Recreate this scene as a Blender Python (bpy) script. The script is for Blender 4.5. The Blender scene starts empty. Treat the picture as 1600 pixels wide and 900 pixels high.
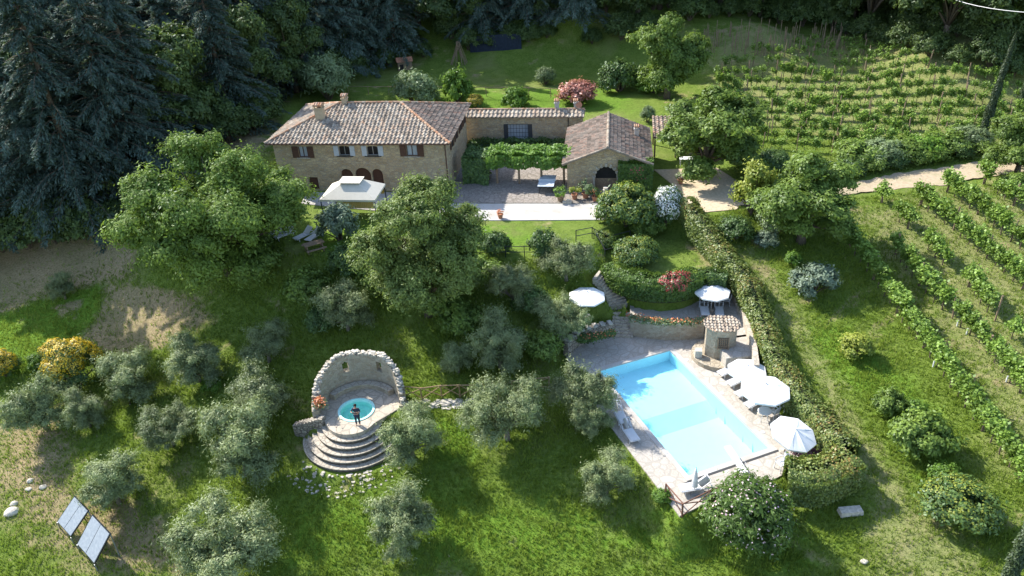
import bpy, bmesh, math, random
import numpy as np
from mathutils import Vector, Matrix
from mathutils.geometry import tessellate_polygon

# ------------------------------------------------------------------ camera, world, sun, exposure
R = math.radians
SC = bpy.context.scene
COL = SC.collection
CAM_H, LENS, PITCH, ROLL = 35.0, 28.0, 30.5, 3.0
FPX = 1600 * LENS / 36
cp, sp = math.cos(R(PITCH)), math.sin(R(PITCH))
cr, sr = math.cos(R(ROLL)), math.sin(R(ROLL))

def basis_dir(a, b):
    a, b = a * cr + b * sr, -a * sr + b * cr
    return np.array([a, FPX * cp + b * sp, -FPX * sp + b * cp])

cam_d = bpy.data.cameras.new("camera")
cam_d.lens = LENS; cam_d.sensor_width = 36; cam_d.clip_start = 0.5; cam_d.clip_end = 6000
cam = bpy.data.objects.new("camera", cam_d); COL.objects.link(cam)
rx = Vector(basis_dir(1, 0) - basis_dir(0, 0)).normalized()
uy = Vector(basis_dir(0, 1) - basis_dir(0, 0)).normalized()
bz = rx.cross(uy)
mw = Matrix((rx, uy, bz)).transposed().to_4x4(); mw.translation = (0, 0, CAM_H)
cam.matrix_world = mw
SC.camera = cam

SUN_EL, SUN_SH = 39.5, -42.0          # elevation; world direction in which shadows fall
w = bpy.data.worlds.new("World"); SC.world = w; w.use_nodes = True
nt = w.node_tree; nt.nodes.clear()
sky = nt.nodes.new("ShaderNodeTexSky"); sky.sky_type = 'NISHITA'; sky.sun_disc = False
sky.sun_elevation = R(SUN_EL)
sx, sy = -math.cos(R(SUN_SH)), -math.sin(R(SUN_SH))      # towards the sun
sky.sun_rotation = math.atan2(sx, sy)
bg = nt.nodes.new("ShaderNodeBackground"); bg.inputs[1].default_value = 0.15
wo = nt.nodes.new("ShaderNodeOutputWorld")
nt.links.new(sky.outputs[0], bg.inputs[0]); nt.links.new(bg.outputs[0], wo.inputs[0])
sd = bpy.data.lights.new("sun", 'SUN'); sd.energy = 4.1; sd.angle = R(0.53); sd.color = (1, .955, .88)
so = bpy.data.objects.new("sun", sd); COL.objects.link(so)
tosun = Vector((sx * math.cos(R(SUN_EL)), sy * math.cos(R(SUN_EL)), math.sin(R(SUN_EL))))
so.rotation_euler = tosun.to_track_quat('Z', 'Y').to_euler()
so.location = (-60, 60, 80)
SC.view_settings.view_transform = 'Standard'; SC.view_settings.look = 'None'
SC.view_settings.exposure = 1.3; SC.view_settings.gamma = 1
SC.render.engine = 'CYCLES'
SC.cycles.max_bounces = 6; SC.cycles.transparent_max_bounces = 8
SC.cycles.diffuse_bounces = 3; SC.cycles.transmission_bounces = 4

# ------------------------------------------------------------------ pixel -> place helpers
def P(u, v, z=0.0):
    d = basis_dir(u - 800, 450 - v)
    q = d * ((z - CAM_H) / d[2])
    return (float(q[0]), float(q[1]), float(z))

def on_plane(u, v, p0, n):
    d = basis_dir(u - 800, 450 - v); o = np.array([0, 0, CAM_H])
    t = np.dot(np.array(p0) - o, n) / np.dot(d, n)
    return o + d * t

rng = np.random.default_rng(7)
rnd = random.Random(11)

# ------------------------------------------------------------------ terrain
CP = [(0,900,-5),(400,900,-4.2),(800,900,-3.2),(1200,900,-1.8),(1600,900,-.6),
 (0,750,-3.6),(250,750,-3),(420,750,-2.4),(560,760,-1.9),(750,760,-1.6),(900,760,-1.2),(1300,780,-.5),(1450,740,0),(1600,740,.4),
 (0,600,-2.6),(150,600,-2.1),(400,620,-1.2),(640,590,0),(740,600,0),(850,590,-.1),(720,640,-.4),(850,680,-.5),(1300,620,.5),(1450,600,.9),(1600,600,1.3),
 (0,500,-1.6),(200,500,-.7),(350,520,.2),(500,530,.6),(700,520,1.4),(850,500,1.8),(1250,500,1.5),(1400,480,1.9),(1600,500,2.2),
 (0,410,.2),(120,420,.6),(250,430,1.8),(350,430,2.6),(480,430,3.4),(700,425,3.6),(830,420,3.7),(1180,400,3.0),(1400,400,3.0),(1600,400,3.4),
 (0,340,2.4),(200,340,3.2),(350,340,4.2),(1200,340,4.1),(1400,330,4.2),(1600,330,4.6),
 (0,250,4.5),(200,250,4.6),(1200,260,4.8),(1400,255,5.0),(1600,250,5.2),
 (1150,190,4.9),(1400,180,5.6),(1600,190,5.6),
 (600,140,4.9),(850,140,4.9),(1100,120,5.6),(1350,120,6.6),(1600,150,6.2),
 (0,100,6),(300,120,5.5),(600,90,5.6),(900,80,6),(1200,60,7.4),(1350,75,7.6),(1600,110,7),
 (500,20,11),(900,20,11),(1200,20,11),(1600,40,12)]
ctl = [P(*c) for c in CP]
ctl += [(-140, 20, -8), (140, 20, 2), (0, 5, -9), (-140, 120, 4), (160, 130, 8), (-120, 250, 16), (0, 260, 18), (160, 260, 18), (-300, 500, 20), (0, 600, 22), (300, 500, 20), (-300, 0, -12), (300, 0, 4), (-60, 5, -12), (60, 5, -6)]
ctl = np.array(ctl)
def tps_k(d2): return np.where(d2 > 1e-9, d2 * np.log(d2 + 1e-12), 0)
n = len(ctl)
A = np.zeros((n + 3, n + 3)); d2 = ((ctl[:, None, :2] - ctl[None, :, :2]) ** 2).sum(-1) / 1e4
A[:n, :n] = tps_k(d2) + np.eye(n) * 2e-3; A[:n, n] = 1; A[:n, n + 1:] = ctl[:, :2] / 100; A[n, :n] = 1; A[n + 1:, :n] = ctl[:, :2].T / 100
coef = np.linalg.solve(A, np.concatenate([ctl[:, 2], [0, 0, 0]]))
def raw_h(X, Y):
    out = np.full(X.shape, coef[n]) + coef[n + 1] * X / 100 + coef[n + 2] * Y / 100
    for i in range(n):
        out = out + coef[i] * tps_k(((X - ctl[i, 0]) ** 2 + (Y - ctl[i, 1]) ** 2) / 1e4)
    return out

def sdist(X, Y, poly):
    """signed distance to polygon, negative inside"""
    poly = np.array(poly)[:, :2]; d = np.full(X.shape, 1e9); ins = np.zeros(X.shape, bool)
    m = len(poly)
    for i in range(m):
        a, b = poly[i], poly[(i + 1) % m]; e = b - a
        t = np.clip(((X - a[0]) * e[0] + (Y - a[1]) * e[1]) / (e @ e + 1e-12), 0, 1)
        d = np.minimum(d, np.hypot(X - a[0] - t * e[0], Y - a[1] - t * e[1]))
        if a[1] != b[1]:
            c = ((a[1] > Y) != (b[1] > Y)) & (X < (b[0] - a[0]) * (Y - a[1]) / (b[1] - a[1]) + a[0])
            ins ^= c
    return np.where(ins, -d, d)

def PP(z, *q): return [P(u, v, z) for u, v in q]

# pool rectangle
Aq, Bq, Cq, Dq = [np.array(P(u, v, 0)) for u, v in ((936, 578), (1047, 548), (1200, 700), (1078, 745))]
pc = (Aq + Bq + Cq + Dq) / 4
ex = ((Bq - Aq) + (Cq - Dq)); ex /= np.linalg.norm(ex)
ey = np.array([-ex[1], ex[0], 0])
PW, PL = 6.0, 11.9
def pool_pt(a, b, z=0): q = pc + ex * a + ey * b; return (q[0], q[1], z)
pool_poly = [pool_pt(-PW/2, -PL/2), pool_pt(PW/2, -PL/2), pool_pt(PW/2, PL/2), pool_pt(-PW/2, PL/2)]
deck_poly = PP(0, (1062, 806), (960, 674), (905, 600), (884, 556), (905, 530), (940, 520), (985, 524), (1040, 532), (1100, 528), (1135, 515), (1166, 530), (1180, 580), (1212, 640), (1262, 690), (1268, 716), (1215, 746), (1112, 782))
terr_poly = PP(1.25, (985, 498), (984, 468), (1003, 474), (1035, 478), (1066, 475), (1093, 464), (1128, 455), (1150, 470), (1168, 520), (1178, 556), (1135, 560), (1100, 504), (1050, 506), (1010, 506))
circ_poly = PP(3.2, (940, 385), (950, 412), (960, 430), (982, 441), (1010, 448), (1035, 450), (1066, 447), (1094, 434), (1122, 418), (1095, 385), (1060, 365), (1000, 352))
yard_poly = PP(4.5, (455, 300), (450, 392), (560, 398), (700, 402), (845, 402), (905, 385), (960, 362), (1060, 345), (1130, 330), (1150, 300), (1120, 240), (1010, 165), (740, 165), (480, 165))
TC = np.array([-11.0, 43.85])       # hot tub plaza centre
plaza_pad = [(TC[0] + 3.0 * math.cos(R(a)), TC[1] - .1 + 3.0 * math.sin(R(a)), 0) for a in range(-10, 196, 12)]
SCn = np.array([-11.45, 42.95])
stair_pad = [(SCn[0] + 3.9 * math.cos(R(a)), SCn[1] + 3.9 * math.sin(R(a)), 0) for a in range(190, 352, 12)]
PADS = [(yard_poly, 4.5 - .06, 2.5), (deck_poly, -.08, 1.6), (terr_poly, -.08, .2), (circ_poly, 3.2 - .03, .4), (plaza_pad, -.06, 1.2), (stair_pad, -1.66, .5), (pool_poly, -2.7, .1)]
for i_ in range(9):
    f_ = (i_ + .5) / 9; a__ = np.array(P(932, 428, 3.2)); b__ = np.array(P(966, 478, 1.3)); q__ = a__ * (1 - f_) + b__ * f_
    PADS.append(([(q__[0] + .95 * math.cos(k_), q__[1] + .95 * math.sin(k_), 0) for k_ in np.linspace(0, 6.28, 10)[:-1]], float(q__[2]) - .45, .25))
def height(X, Y, pads=True):
    X = np.asarray(X, float); Y = np.asarray(Y, float)
    h = raw_h(X, Y)
    if pads:
        for poly, z, bl in PADS:
            if poly is pool_poly:
                s = sdist(X, Y, [(pc + (np.array(p) - pc) * 1.01) for p in poly]); bl_ = bl
                t = np.clip(-s / bl_, 0, 1)
                h = np.where(s < 0, h * (1 - t) + z * t, h); continue
            s = sdist(X, Y, poly); t = np.clip(s / bl, 0, 1); t = t * t * (3 - 2 * t)
            h = z * (1 - t) + h * t
    return h
def gz(x, y): return float(height(np.array([x]), np.array([y]))[0])
def G(u, v, hc=0.0):
    """point hc above the ground seen at pixel u, v (marching along the view ray)"""
    d = basis_dir(u - 800, 450 - v); d = d / np.linalg.norm(d)
    s = np.linspace(25, 260, 700); X = d[0] * s; Y = d[1] * s; Z = CAM_H + d[2] * s
    g = height(X, Y) + hc; k = np.argmax(Z < g)
    if Z[k] >= g[k]: k = len(s) - 1
    a, b = (Z - g)[k - 1], (Z - g)[k]; t = a / (a - b + 1e-9); ss = s[k - 1] + (s[k] - s[k - 1]) * t
    return (float(d[0] * ss), float(d[1] * ss), float(CAM_H + d[2] * ss - hc), float(ss))

# ------------------------------------------------------------------ object helpers
def tag(o, label=None, cat=None, group=None, kind=None):
    if label: o['label'] = label
    if cat: o['category'] = cat
    if group: o['group'] = group
    if kind: o['kind'] = kind
    return o
def thing(name, label, cat, loc=(0, 0, 0), rz=0.0, group=None):
    o = bpy.data.objects.new(name, None); COL.objects.link(o); o.empty_display_size = .3
    o.location = loc; o.rotation_euler = (0, 0, rz)
    return tag(o, label, cat, group)
def link(name, me, parent=None):
    o = bpy.data.objects.new(name, me); COL.objects.link(o)
    if parent: o.parent = parent
    return o
def dup(root, loc=None, rz=None, scale=None, label=None, group=None):
    def cpy(o, par):
        c = o.copy(); COL.objects.link(c)
        if par: c.parent = par
        for ch in list(o.children): cpy(ch, c)
        return c
    kids = list(root.children)
    r = root.copy(); COL.objects.link(r)
    for ch in kids: cpy(ch, r)
    if loc is not None: r.location = loc
    if rz is not None: r.rotation_euler = (0, 0, rz)
    if scale is not None: r.scale = (scale,) * 3 if isinstance(scale, (int, float)) else scale
    if label: r['label'] = label
    if group: r['group'] = group
    return r
class Use:
    """hands out the template itself first, then copies of it"""
    def __init__(s, tmpl): s.t = tmpl; s.first = True
    def __call__(s, loc, rz=0, scale=1.0, label=None, cat=None, group=None):
        if s.first: o = s.t; s.first = False
        else: o = dup(s.t)
        if 'group' in o.keys(): del o['group']
        o.location = loc; o.rotation_euler = (0, 0, rz); o.scale = (scale,) * 3 if isinstance(scale, (int, float)) else scale
        return tag(o, label, cat, group)

class MB:
    def __init__(s): s.v = []; s.f = []; s.t = []
    def add(s, vs, fs, tone=.5):
        b = len(s.v); s.v += [tuple(map(float, q)) for q in vs]; s.f += [tuple(b + i for i in f) for f in fs]; s.t += [tone] * len(vs)
        return s
    def box(s, c, d, rz=0, tone=.5, M=None, taper=1.0):
        x, y, z = [k / 2 for k in d]; ca, sa = math.cos(rz), math.sin(rz); vs = []
        for dz in (-z, z):
            tp = taper if dz > 0 else 1
            for dx, dy in ((-x, -y), (x, -y), (x, y), (-x, y)):
                dx *= tp; dy *= tp
                q = Vector((dx * ca - dy * sa, dx * sa + dy * ca, dz)) if M is None else M @ Vector((dx, dy, dz))
                vs.append((c[0] + q[0], c[1] + q[1], c[2] + q[2]))
        return s.add(vs, [(3, 2, 1, 0), (4, 5, 6, 7), (0, 1, 5, 4), (1, 2, 6, 5), (2, 3, 7, 6), (3, 0, 4, 7)], tone)
    def bar(s, a, b, wd, ht=None, tone=.5):
        a, b = Vector(a), Vector(b); d = b - a; L = d.length; ht = ht or wd
        z = d.normalized(); up = Vector((0, 0, 1)) if abs(z.z) < .95 else Vector((1, 0, 0))
        x = up.cross(z).normalized(); y = z.cross(x)
        M = Matrix((x, y, z)).transposed()
        return s.box((a + b) / 2, (wd, ht, L), M=M, tone=tone)
    def tube(s, pts, rad, nn=7, tone=.5, cap=True):
        pts = [Vector(p) for p in pts]; rad = rad if isinstance(rad, (list, tuple)) else [rad] * len(pts); vs = []; fs = []
        for i, p in enumerate(pts):
            d = (pts[min(i + 1, len(pts) - 1)] - pts[max(i - 1, 0)]).normalized()
            up = Vector((0, 0, 1)) if abs(d.z) < .9 else Vector((1, 0, 0))
            x = up.cross(d).normalized(); y = d.cross(x)
            for k in range(nn):
                a = 2 * math.pi * k / nn; vs.append(p + (x * math.cos(a) + y * math.sin(a)) * rad[i])
        for i in range(len(pts) - 1):
            for k in range(nn):
                k2 = (k + 1) % nn; fs.append((i * nn + k, i * nn + k2, (i + 1) * nn + k2, (i + 1) * nn + k))
        if cap: fs.append(tuple(range(nn))[::-1]); fs.append(tuple((len(pts) - 1) * nn + k for k in range(nn)))
        return s.add(vs, fs, tone)
    def lathe(s, prof, c=(0, 0, 0), nn=24, tone=.5):
        vs = []; fs = []
        for r_, z in prof:
            for k in range(nn):
                a = 2 * math.pi * k / nn; vs.append((c[0] + r_ * math.cos(a), c[1] + r_ * math.sin(a), c[2] + z))
        for i in range(len(prof) - 1):
            for k in range(nn):
                k2 = (k + 1) % nn; fs.append((i * nn + k, i * nn + k2, (i + 1) * nn + k2, (i + 1) * nn + k))
        return s.add(vs, fs, tone)
    def prism(s, poly, z0, z1, holes=(), side=True, tone=.5):
        """horizontal slab of a polygon with holes"""
        loops = [[Vector((p[0], p[1], 0)) for p in poly]] + [[Vector((p[0], p[1], 0)) for p in h] for h in holes]
        flat = [p for l in loops for p in l]; tri = tessellate_polygon(loops)
        N = len(flat); vs = [(p.x, p.y, z1) for p in flat] + [(p.x, p.y, z0) for p in flat]; fs = []
        for t in tri:
            a, b, c = t; nz = (flat[b] - flat[a]).cross(flat[c] - flat[a]).z
            t = t if nz > 0 else (c, b, a)
            fs.append(tuple(t)); fs.append(tuple(i + N for i in t[::-1]))
        if side:
            o = 0
            for l in loops:
                m = len(l)
                for i in range(m):
                    j = (i + 1) % m; fs.append((o + i, o + j, o + j + N, o + i + N))
                o += m
        return s.add(vs, fs, tone)
    def panel(s, O, X, Y, th, outer, holes=(), tone=.5):
        """upright slab: outline in (along X, up) coordinates, thickness th along Y"""
        O, X, Y = Vector(O), Vector(X), Vector(Y); loops = [[Vector((a, b, 0)) for a, b in l] for l in [outer] + list(holes)]
        flat = [p for l in loops for p in l]; tri = tessellate_polygon(loops); N = len(flat)
        w3 = lambda p, k: O + X * p.x + Vector((0, 0, 1)) * p.y + Y * k
        vs = [w3(p, 0) for p in flat] + [w3(p, th) for p in flat]
        fs = [tuple(t) for t in tri] + [tuple(i + N for i in t[::-1]) for t in tri]; o = 0
        for l in loops:
            m = len(l)
            for i in range(m): j = (i + 1) % m; fs.append((o + i, o + j, o + j + N, o + i + N))
            o += m
        return s.add(vs, fs, tone)
    def build(s, name, m, parent=None, smooth=False, fix=True):
        me = bpy.data.meshes.new(name); me.from_pydata(s.v, [], s.f); me.materials.append(m)
        if fix:
            bm = bmesh.new(); bm.from_mesh(me); bmesh.ops.recalc_face_normals(bm, faces=bm.faces); bm.to_mesh(me); bm.free()
        at = me.attributes.new('tone', 'FLOAT', 'POINT'); at.data.foreach_set('value', s.t)
        if smooth: me.polygons.foreach_set('use_smooth', [True] * len(me.polygons))
        return link(name, me, parent)

def quad_mesh(name, V, m, tone=None, k=4):
    """V: (N,k,3) separate k-gons"""
    N = V.shape[0]; me = bpy.data.meshes.new(name)
    me.vertices.add(N * k); me.vertices.foreach_set('co', V.reshape(-1).astype(np.float32))
    me.loops.add(N * k); me.loops.foreach_set('vertex_index', np.arange(N * k, dtype=np.int32))
    me.polygons.add(N); me.polygons.foreach_set('loop_start', np.arange(0, N * k, k, dtype=np.int32))
    me.update(calc_edges=True); me.materials.append(m)
    at = me.attributes.new('tone', 'FLOAT', 'POINT')
    at.data.foreach_set('value', np.repeat(tone if tone is not None else np.full(N, .5), k).astype(np.float32))
    return me

# ------------------------------------------------------------------ materials
MATS = {}
class NB:
    def __init__(s, name):
        s.m = bpy.data.materials.new(name); s.m.use_nodes = True; s.t = s.m.node_tree; s.t.nodes.clear()
        s.out = s.t.nodes.new('ShaderNodeOutputMaterial')
    def n(s, typ, out=0, props=None, **inp):
        nd = s.t.nodes.new('ShaderNode' + typ)
        for k, v in (props or {}).items(): setattr(nd, k, v)
        for k, v in inp.items():
            key = int(k[1:]) if k[0] == 'i' and k[1:].isdigit() else k.replace('_', ' ')
            if hasattr(v, 'is_output'): s.t.links.new(v, nd.inputs[key])
            else: nd.inputs[key].default_value = v
        return nd.outputs[out]
    def ramp(s, fac, stops):
        nd = s.t.nodes.new('ShaderNodeValToRGB'); s.t.links.new(fac, nd.inputs[0]); el = nd.color_ramp.elements
        while len(el) < len(stops): el.new(.5)
        for e, (p, c) in zip(el, stops): e.position = p; e.color = (*c, 1) if len(c) == 3 else c
        return nd.outputs[0]
    def mix(s, f, a, b, mode='MIX'):
        nd = s.t.nodes.new('ShaderNodeMix'); nd.data_type = 'RGBA'; nd.blend_type = mode
        for i, v in ((0, f), (6, a), (7, b)):
            if hasattr(v, 'is_output'): s.t.links.new(v, nd.inputs[i])
            else: nd.inputs[i].default_value = v if i == 0 else (*v, 1)
        return nd.outputs[2]
    def math(s, op, a, b=0.0): return s.n('Math', props={'operation': op}, i0=a, i1=b)
    def obj(s): return s.n('TexCoord', out=3)
    def noise(s, vec, scale, detail=3, rough=.55, out=0): return s.n('TexNoise', out=out, Vector=vec, Scale=scale, Detail=detail, Roughness=rough)
    def attr(s, name='tone', out=2): return s.n('Attribute', out=out, props={'attribute_name': name})
    def surf(s, sh): s.t.links.new(sh, s.out.inputs[0]); return s.m
    def prin(s, col, rough=.8, bump=None, bs=.3, bd=.05, metal=0, spec=.3, **kw):
        a = dict(Base_Color=col if hasattr(col, 'is_output') else (*col, 1), Roughness=rough, Metallic=metal)
        a['Specular IOR Level'] = spec
        for k, v in kw.items(): a[k.replace('_', ' ')] = v
        if bump is not None: a['Normal'] = s.n('Bump', Strength=bs, Distance=bd, Height=bump)
        nd = s.t.nodes.new('ShaderNodeBsdfPrincipled')
        for k, v in a.items():
            k = k.replace('_', ' ')
            if hasattr(v, 'is_output'): s.t.links.new(v, nd.inputs[k])
            else: nd.inputs[k].default_value = v
        return s.surf(nd.outputs[0])

def flat(name, col, rough=.7, var=.12, scale=6, metal=0, spec=.3, bs=.1):
    if name in MATS: return MATS[name]
    b = NB(name); c = b.obj(); nz = b.noise(c, scale, 4)
    lo = tuple(k * (1 - var) for k in col); hi = tuple(min(1, k * (1 + var)) for k in col)
    MATS[name] = b.prin(b.ramp(nz, [(.3, lo), (.7, hi)]), rough, nz, bs, .02, metal, spec); return MATS[name]

def leaf(name, dark, light, trans=.35, extra=None, rough=.5, gloss=.05):
    if name in MATS: return MATS[name]
    b = NB(name); t = b.attr(); oi = b.n('ObjectInfo', out=5)
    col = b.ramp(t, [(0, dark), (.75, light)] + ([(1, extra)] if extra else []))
    col = b.n('HueSaturation', Color=col, Hue=.5, Saturation=1.0,
              Value=b.n('MapRange', i0=oi, i3=.85, i4=1.15))
    df = b.n('BsdfDiffuse', Color=col)
    tc = b.mix(.55, col, (.16, .24, .03)); tr = b.n('BsdfTranslucent', Color=tc)
    sh = b.n('MixShader', i0=trans, i1=df, i2=tr)
    gl = b.n('BsdfGlossy', Color=(.9, .95, 1, 1), Roughness=rough)
    MATS[name] = b.surf(b.n('MixShader', i0=gloss, i1=sh, i2=gl)); return MATS[name]

def stone(name, cols, scale=3.2, mortar=(.34, .29, .22), flatz=1.7, bs=.7, rough=.9):
    if name in MATS: return MATS[name]
    b = NB(name); c = b.obj(); mp = b.n('Mapping', Vector=c, Scale=(1, 1, flatz)); wv = b.noise(mp, 2.5, 2, out=1)
    v2 = b.mix(.08, mp, wv); 
    ce = b.n('TexVoronoi', out=1, Vector=v2, Scale=scale); ed = b.n('TexVoronoi', props={'feature': 'DISTANCE_TO_EDGE'}, Vector=v2, Scale=scale)
    sep = b.n('SeparateColor', Color=ce); k = len(cols)
    col = b.ramp(sep, [(i / (k - 1) if k > 1 else 0, cc) for i, cc in enumerate(cols)])
    nz = b.noise(c, 9, 4); col = b.mix(.35, col, b.ramp(nz, [(.3, tuple(q * .55 for q in cols[0])), (.7, tuple(min(1, q * 1.35) for q in cols[-1]))]))
    big = b.noise(c, .45, 3); col = b.mix(b.math('MULTIPLY', big, .35), col, tuple(q * .7 for q in cols[0]))
    e = b.n('MapRange', i0=ed, i1=.02, i2=.09)
    col = b.mix(e, mortar, col)
    MATS[name] = b.prin(col, rough, e, bs, .06); return MATS[name]

m_wall = stone('farmhouse_stone', [(.30, .215, .12), (.47, .355, .205), (.56, .455, .29), (.38, .255, .14), (.50, .41, .27)], 2.6)
m_wall2 = stone('ruin_stone', [(.30, .25, .18), (.42, .36, .27), (.50, .45, .36), (.34, .27, .18)], 3.4, (.38, .33, .25))
m_dry = stone('dry_stone', [(.24, .21, .17), (.36, .32, .26), (.44, .40, .33)], 3.0, (.12, .10, .08))
m_deck = stone('deck_paving', [(.36, .325, .275), (.45, .415, .36), (.40, .345, .285), (.48, .45, .405)], 1.7, (.33, .30, .255), 1, .15)
m_plaza = stone('plaza_paving', [(.42, .36, .28), (.52, .46, .37), (.46, .39, .31)], 1.6, (.30, .265, .21), 1, .2)
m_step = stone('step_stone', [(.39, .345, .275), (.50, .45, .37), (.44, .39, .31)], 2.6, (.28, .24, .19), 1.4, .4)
m_riser_shade = stone('riser_stone_shaded', [(.12, .10, .08), (.18, .155, .125), (.15, .125, .10)], 3.0, (.07, .06, .05))  # step stone darkened: the shade on the risers is put into the colour
m_court = stone('courtyard_stone', [(.24, .20, .17), (.34, .30, .26), (.28, .25, .22)], 2.6, (.17, .15, .12), 1, .5)
b = NB('white_gravel'); c = b.obj(); n1_ = b.noise(c, .7, 4, .6); n2_ = b.noise(c, 14, 4, .7)
gc = b.mix(b.n('MapRange', i0=n1_, i1=.42, i2=.68), b.ramp(n2_, [(.3, (.36, .345, .32)), (.7, (.48, .465, .44))]), (.36, .325, .28)); m_gravel = b.prin(gc, .95, n2_, .4, .02)
m_rock = flat('pale_rock', (.46, .42, .35), .95, .3, 5, bs=.5)
m_white = flat('white_fabric', (.66, .66, .645), .8, .03, 3)
m_cream = flat('cream_canvas', (.60, .555, .46), .85, .05, 3)
m_yellow = flat('ochre_valance', (.50, .34, .11), .85, .1, 3)
m_plas = flat('white_plastic', (.56, .57, .58), .45, .04, 3)
m_sling = flat('grey_sling', (.42, .43, .45), .7, .08, 3)
m_dark = flat('dark_interior', (.02, .018, .016), .8, .2, 3)
m_brown = flat('brown_shutter', (.09, .045, .03), .7, .2, 8)
m_wood = flat('weathered_wood', (.24, .17, .11), .85, .3, 9, bs=.4)
m_woodr = flat('reddish_wood', (.15, .075, .05), .8, .3, 9)
m_chest = flat('chestnut_pole', (.30, .21, .11), .85, .3, 9)
m_bark = flat('bark', (.11, .085, .06), .95, .35, 10, bs=.6)
m_obark = flat('olive_bark', (.16, .14, .11), .95, .35, 10, bs=.6)
m_terra = flat('terracotta', (.42, .19, .11), .85, .2, 6)
m_curt = flat('white_curtain', (.42, .45, .48), .8, .08, 8)
m_metal = flat('grey_metal', (.30, .31, .32), .5, .08, 5, .6)
m_iron = flat('dark_iron', (.04, .045, .05), .6, .1, 5, .5)
m_ploom = flat('ochre_plaster', (.42, .33, .22), .9, .15, 3)
m_soil = flat('bare_soil', (.20, .155, .11), .95, .3, 5)
m_tt = flat('table_board', (.46, .52, .58), .4, .03, 3)
m_slate = flat('dark_slot', (.05, .05, .05), .8, .1, 3)

def roofmat(name, ramp):
    b = NB(name); t = b.attr(); c = b.obj(); nz = b.noise(c, 5, 5); big = b.noise(c, .7, 3)
    col = b.ramp(t, ramp); col = b.mix(b.n('MapRange', i0=nz, i1=.45, i2=.75), col, (.13, .12, .10))
    col = b.mix(b.n('MapRange', i0=big, i1=.5, i2=.8, i4=.5), col, (.26, .235, .19))
    return b.prin(col, .9, nz, .3, .03)
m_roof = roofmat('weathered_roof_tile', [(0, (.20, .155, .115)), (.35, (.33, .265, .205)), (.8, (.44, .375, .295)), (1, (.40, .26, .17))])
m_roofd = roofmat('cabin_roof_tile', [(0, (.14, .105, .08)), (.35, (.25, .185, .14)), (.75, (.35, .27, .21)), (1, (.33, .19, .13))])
m_ridge = roofmat('orange_ridge_tile', [(0, (.38, .18, .10)), (.5, (.46, .26, .15)), (1, (.50, .38, .28))])

# leaf materials
L_OAK = leaf('walnut_leaf', (.060, .110, .016), (.20, .29, .050), .40, gloss=.02)
L_OAK3 = leaf('pale_walnut_leaf', (.09, .145, .025), (.265, .34, .085), .42, gloss=.02)
L_OAK2 = leaf('oak_leaf', (.040, .080, .014), (.11, .185, .03), .3, gloss=.02)
L_BRIGHT = leaf('bright_leaf', (.065, .14, .014), (.17, .30, .035), .42, gloss=.02)
L_OLIVE = leaf('olive_leaf', (.090, .120, .042), (.275, .325, .135), .24, gloss=.03)
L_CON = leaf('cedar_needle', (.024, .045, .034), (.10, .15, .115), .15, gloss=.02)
L_CON2 = leaf('cypress_needle', (.02, .035, .015), (.055, .08, .03), .1, gloss=.02)
L_FOR = leaf('forest_leaf', (.030, .055, .016), (.10, .15, .038), .28, gloss=.02)
L_HEDGE = leaf('hedge_leaf', (.075, .13, .022), (.24, .29, .065), .34, (.33, .22, .065), gloss=.03)
L_VINE = leaf('vine_leaf', (.10, .18, .02), (.27, .40, .075), .42, gloss=.02)
L_SHRUB = leaf('shrub_leaf', (.035, .07, .018), (.10, .17, .038), .25, gloss=.025)
L_GREY = leaf('grey_green_leaf', (.09, .13, .05), (.22, .29, .13), .28, gloss=.025)
L_BLUE = leaf('blue_green_leaf', (.075, .115, .07), (.19, .25, .165), .2, gloss=.02)
L_YEL = leaf('yellow_green_leaf', (.13, .19, .02), (.34, .37, .06), .4, gloss=.02)
L_RED = leaf('red_leaf', (.25, .03, .03), (.5, .08, .07), .2)
L_PHOT = leaf('photinia_leaf', (.24, .07, .05), (.5, .2, .14), .25)
L_PURP = leaf('purple_leaf', (.07, .025, .035), (.2, .06, .09), .2)
L_BROOM = leaf('broom_flower', (.45, .30, .01), (.80, .56, .02), .2)
L_WHITE = leaf('white_blossom', (.6, .6, .56), (.85, .85, .82), .15)
L_PINK = leaf('pink_blossom', (.55, .36, .4), (.78, .62, .64), .15)
L_ORANGE = leaf('orange_flower', (.55, .10, .03), (.65, .25, .08), .2)
L_GRASS = leaf('grass_blade', (.105, .170, .018), (.275, .365, .052), .4, (.40, .40, .13), gloss=.01)
L_MOWN = leaf('mown_blade', (.15, .20, .045), (.31, .35, .115), .35, gloss=.01)
L_DRY = leaf('dry_grass_blade', (.26, .22, .12), (.46, .40, .24), .25, gloss=.01)

# ------------------------------------------------------------------ foliage generators
def unit(n_, g=rng):
    v = g.normal(size=(n_, 3)); return v / np.linalg.norm(v, axis=1, keepdims=True)
def leaf_quads(C, N, L, W, g=rng, T=None):
    n_ = len(C); N = N / (np.linalg.norm(N, axis=1, keepdims=True) + 1e-9)
    if T is None: T = unit(n_, g)
    T = T - (T * N).sum(1, keepdims=True) * N; T /= (np.linalg.norm(T, axis=1, keepdims=True) + 1e-9)
    S = np.cross(N, T); j = g.uniform(.65, 1.3, (n_, 1)); L = L * j; W = W * j
    return np.stack([C - T * L, C + S * W - T * L * .1, C + T * L, C - S * W - T * L * .1], 1)
def lobed(seed, nl=9, amp=.28):
    g = np.random.default_rng(seed); D = unit(nl, g); D[:, 2] = np.abs(D[:, 2]) * .9 - .1; A_ = g.uniform(.5, 1, nl)
    def f(d):
        k = np.clip(d @ D.T, 0, 1) ** 4 * A_; return (1 - amp) + amp * k.max(1) * 1.2
    return f
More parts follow.
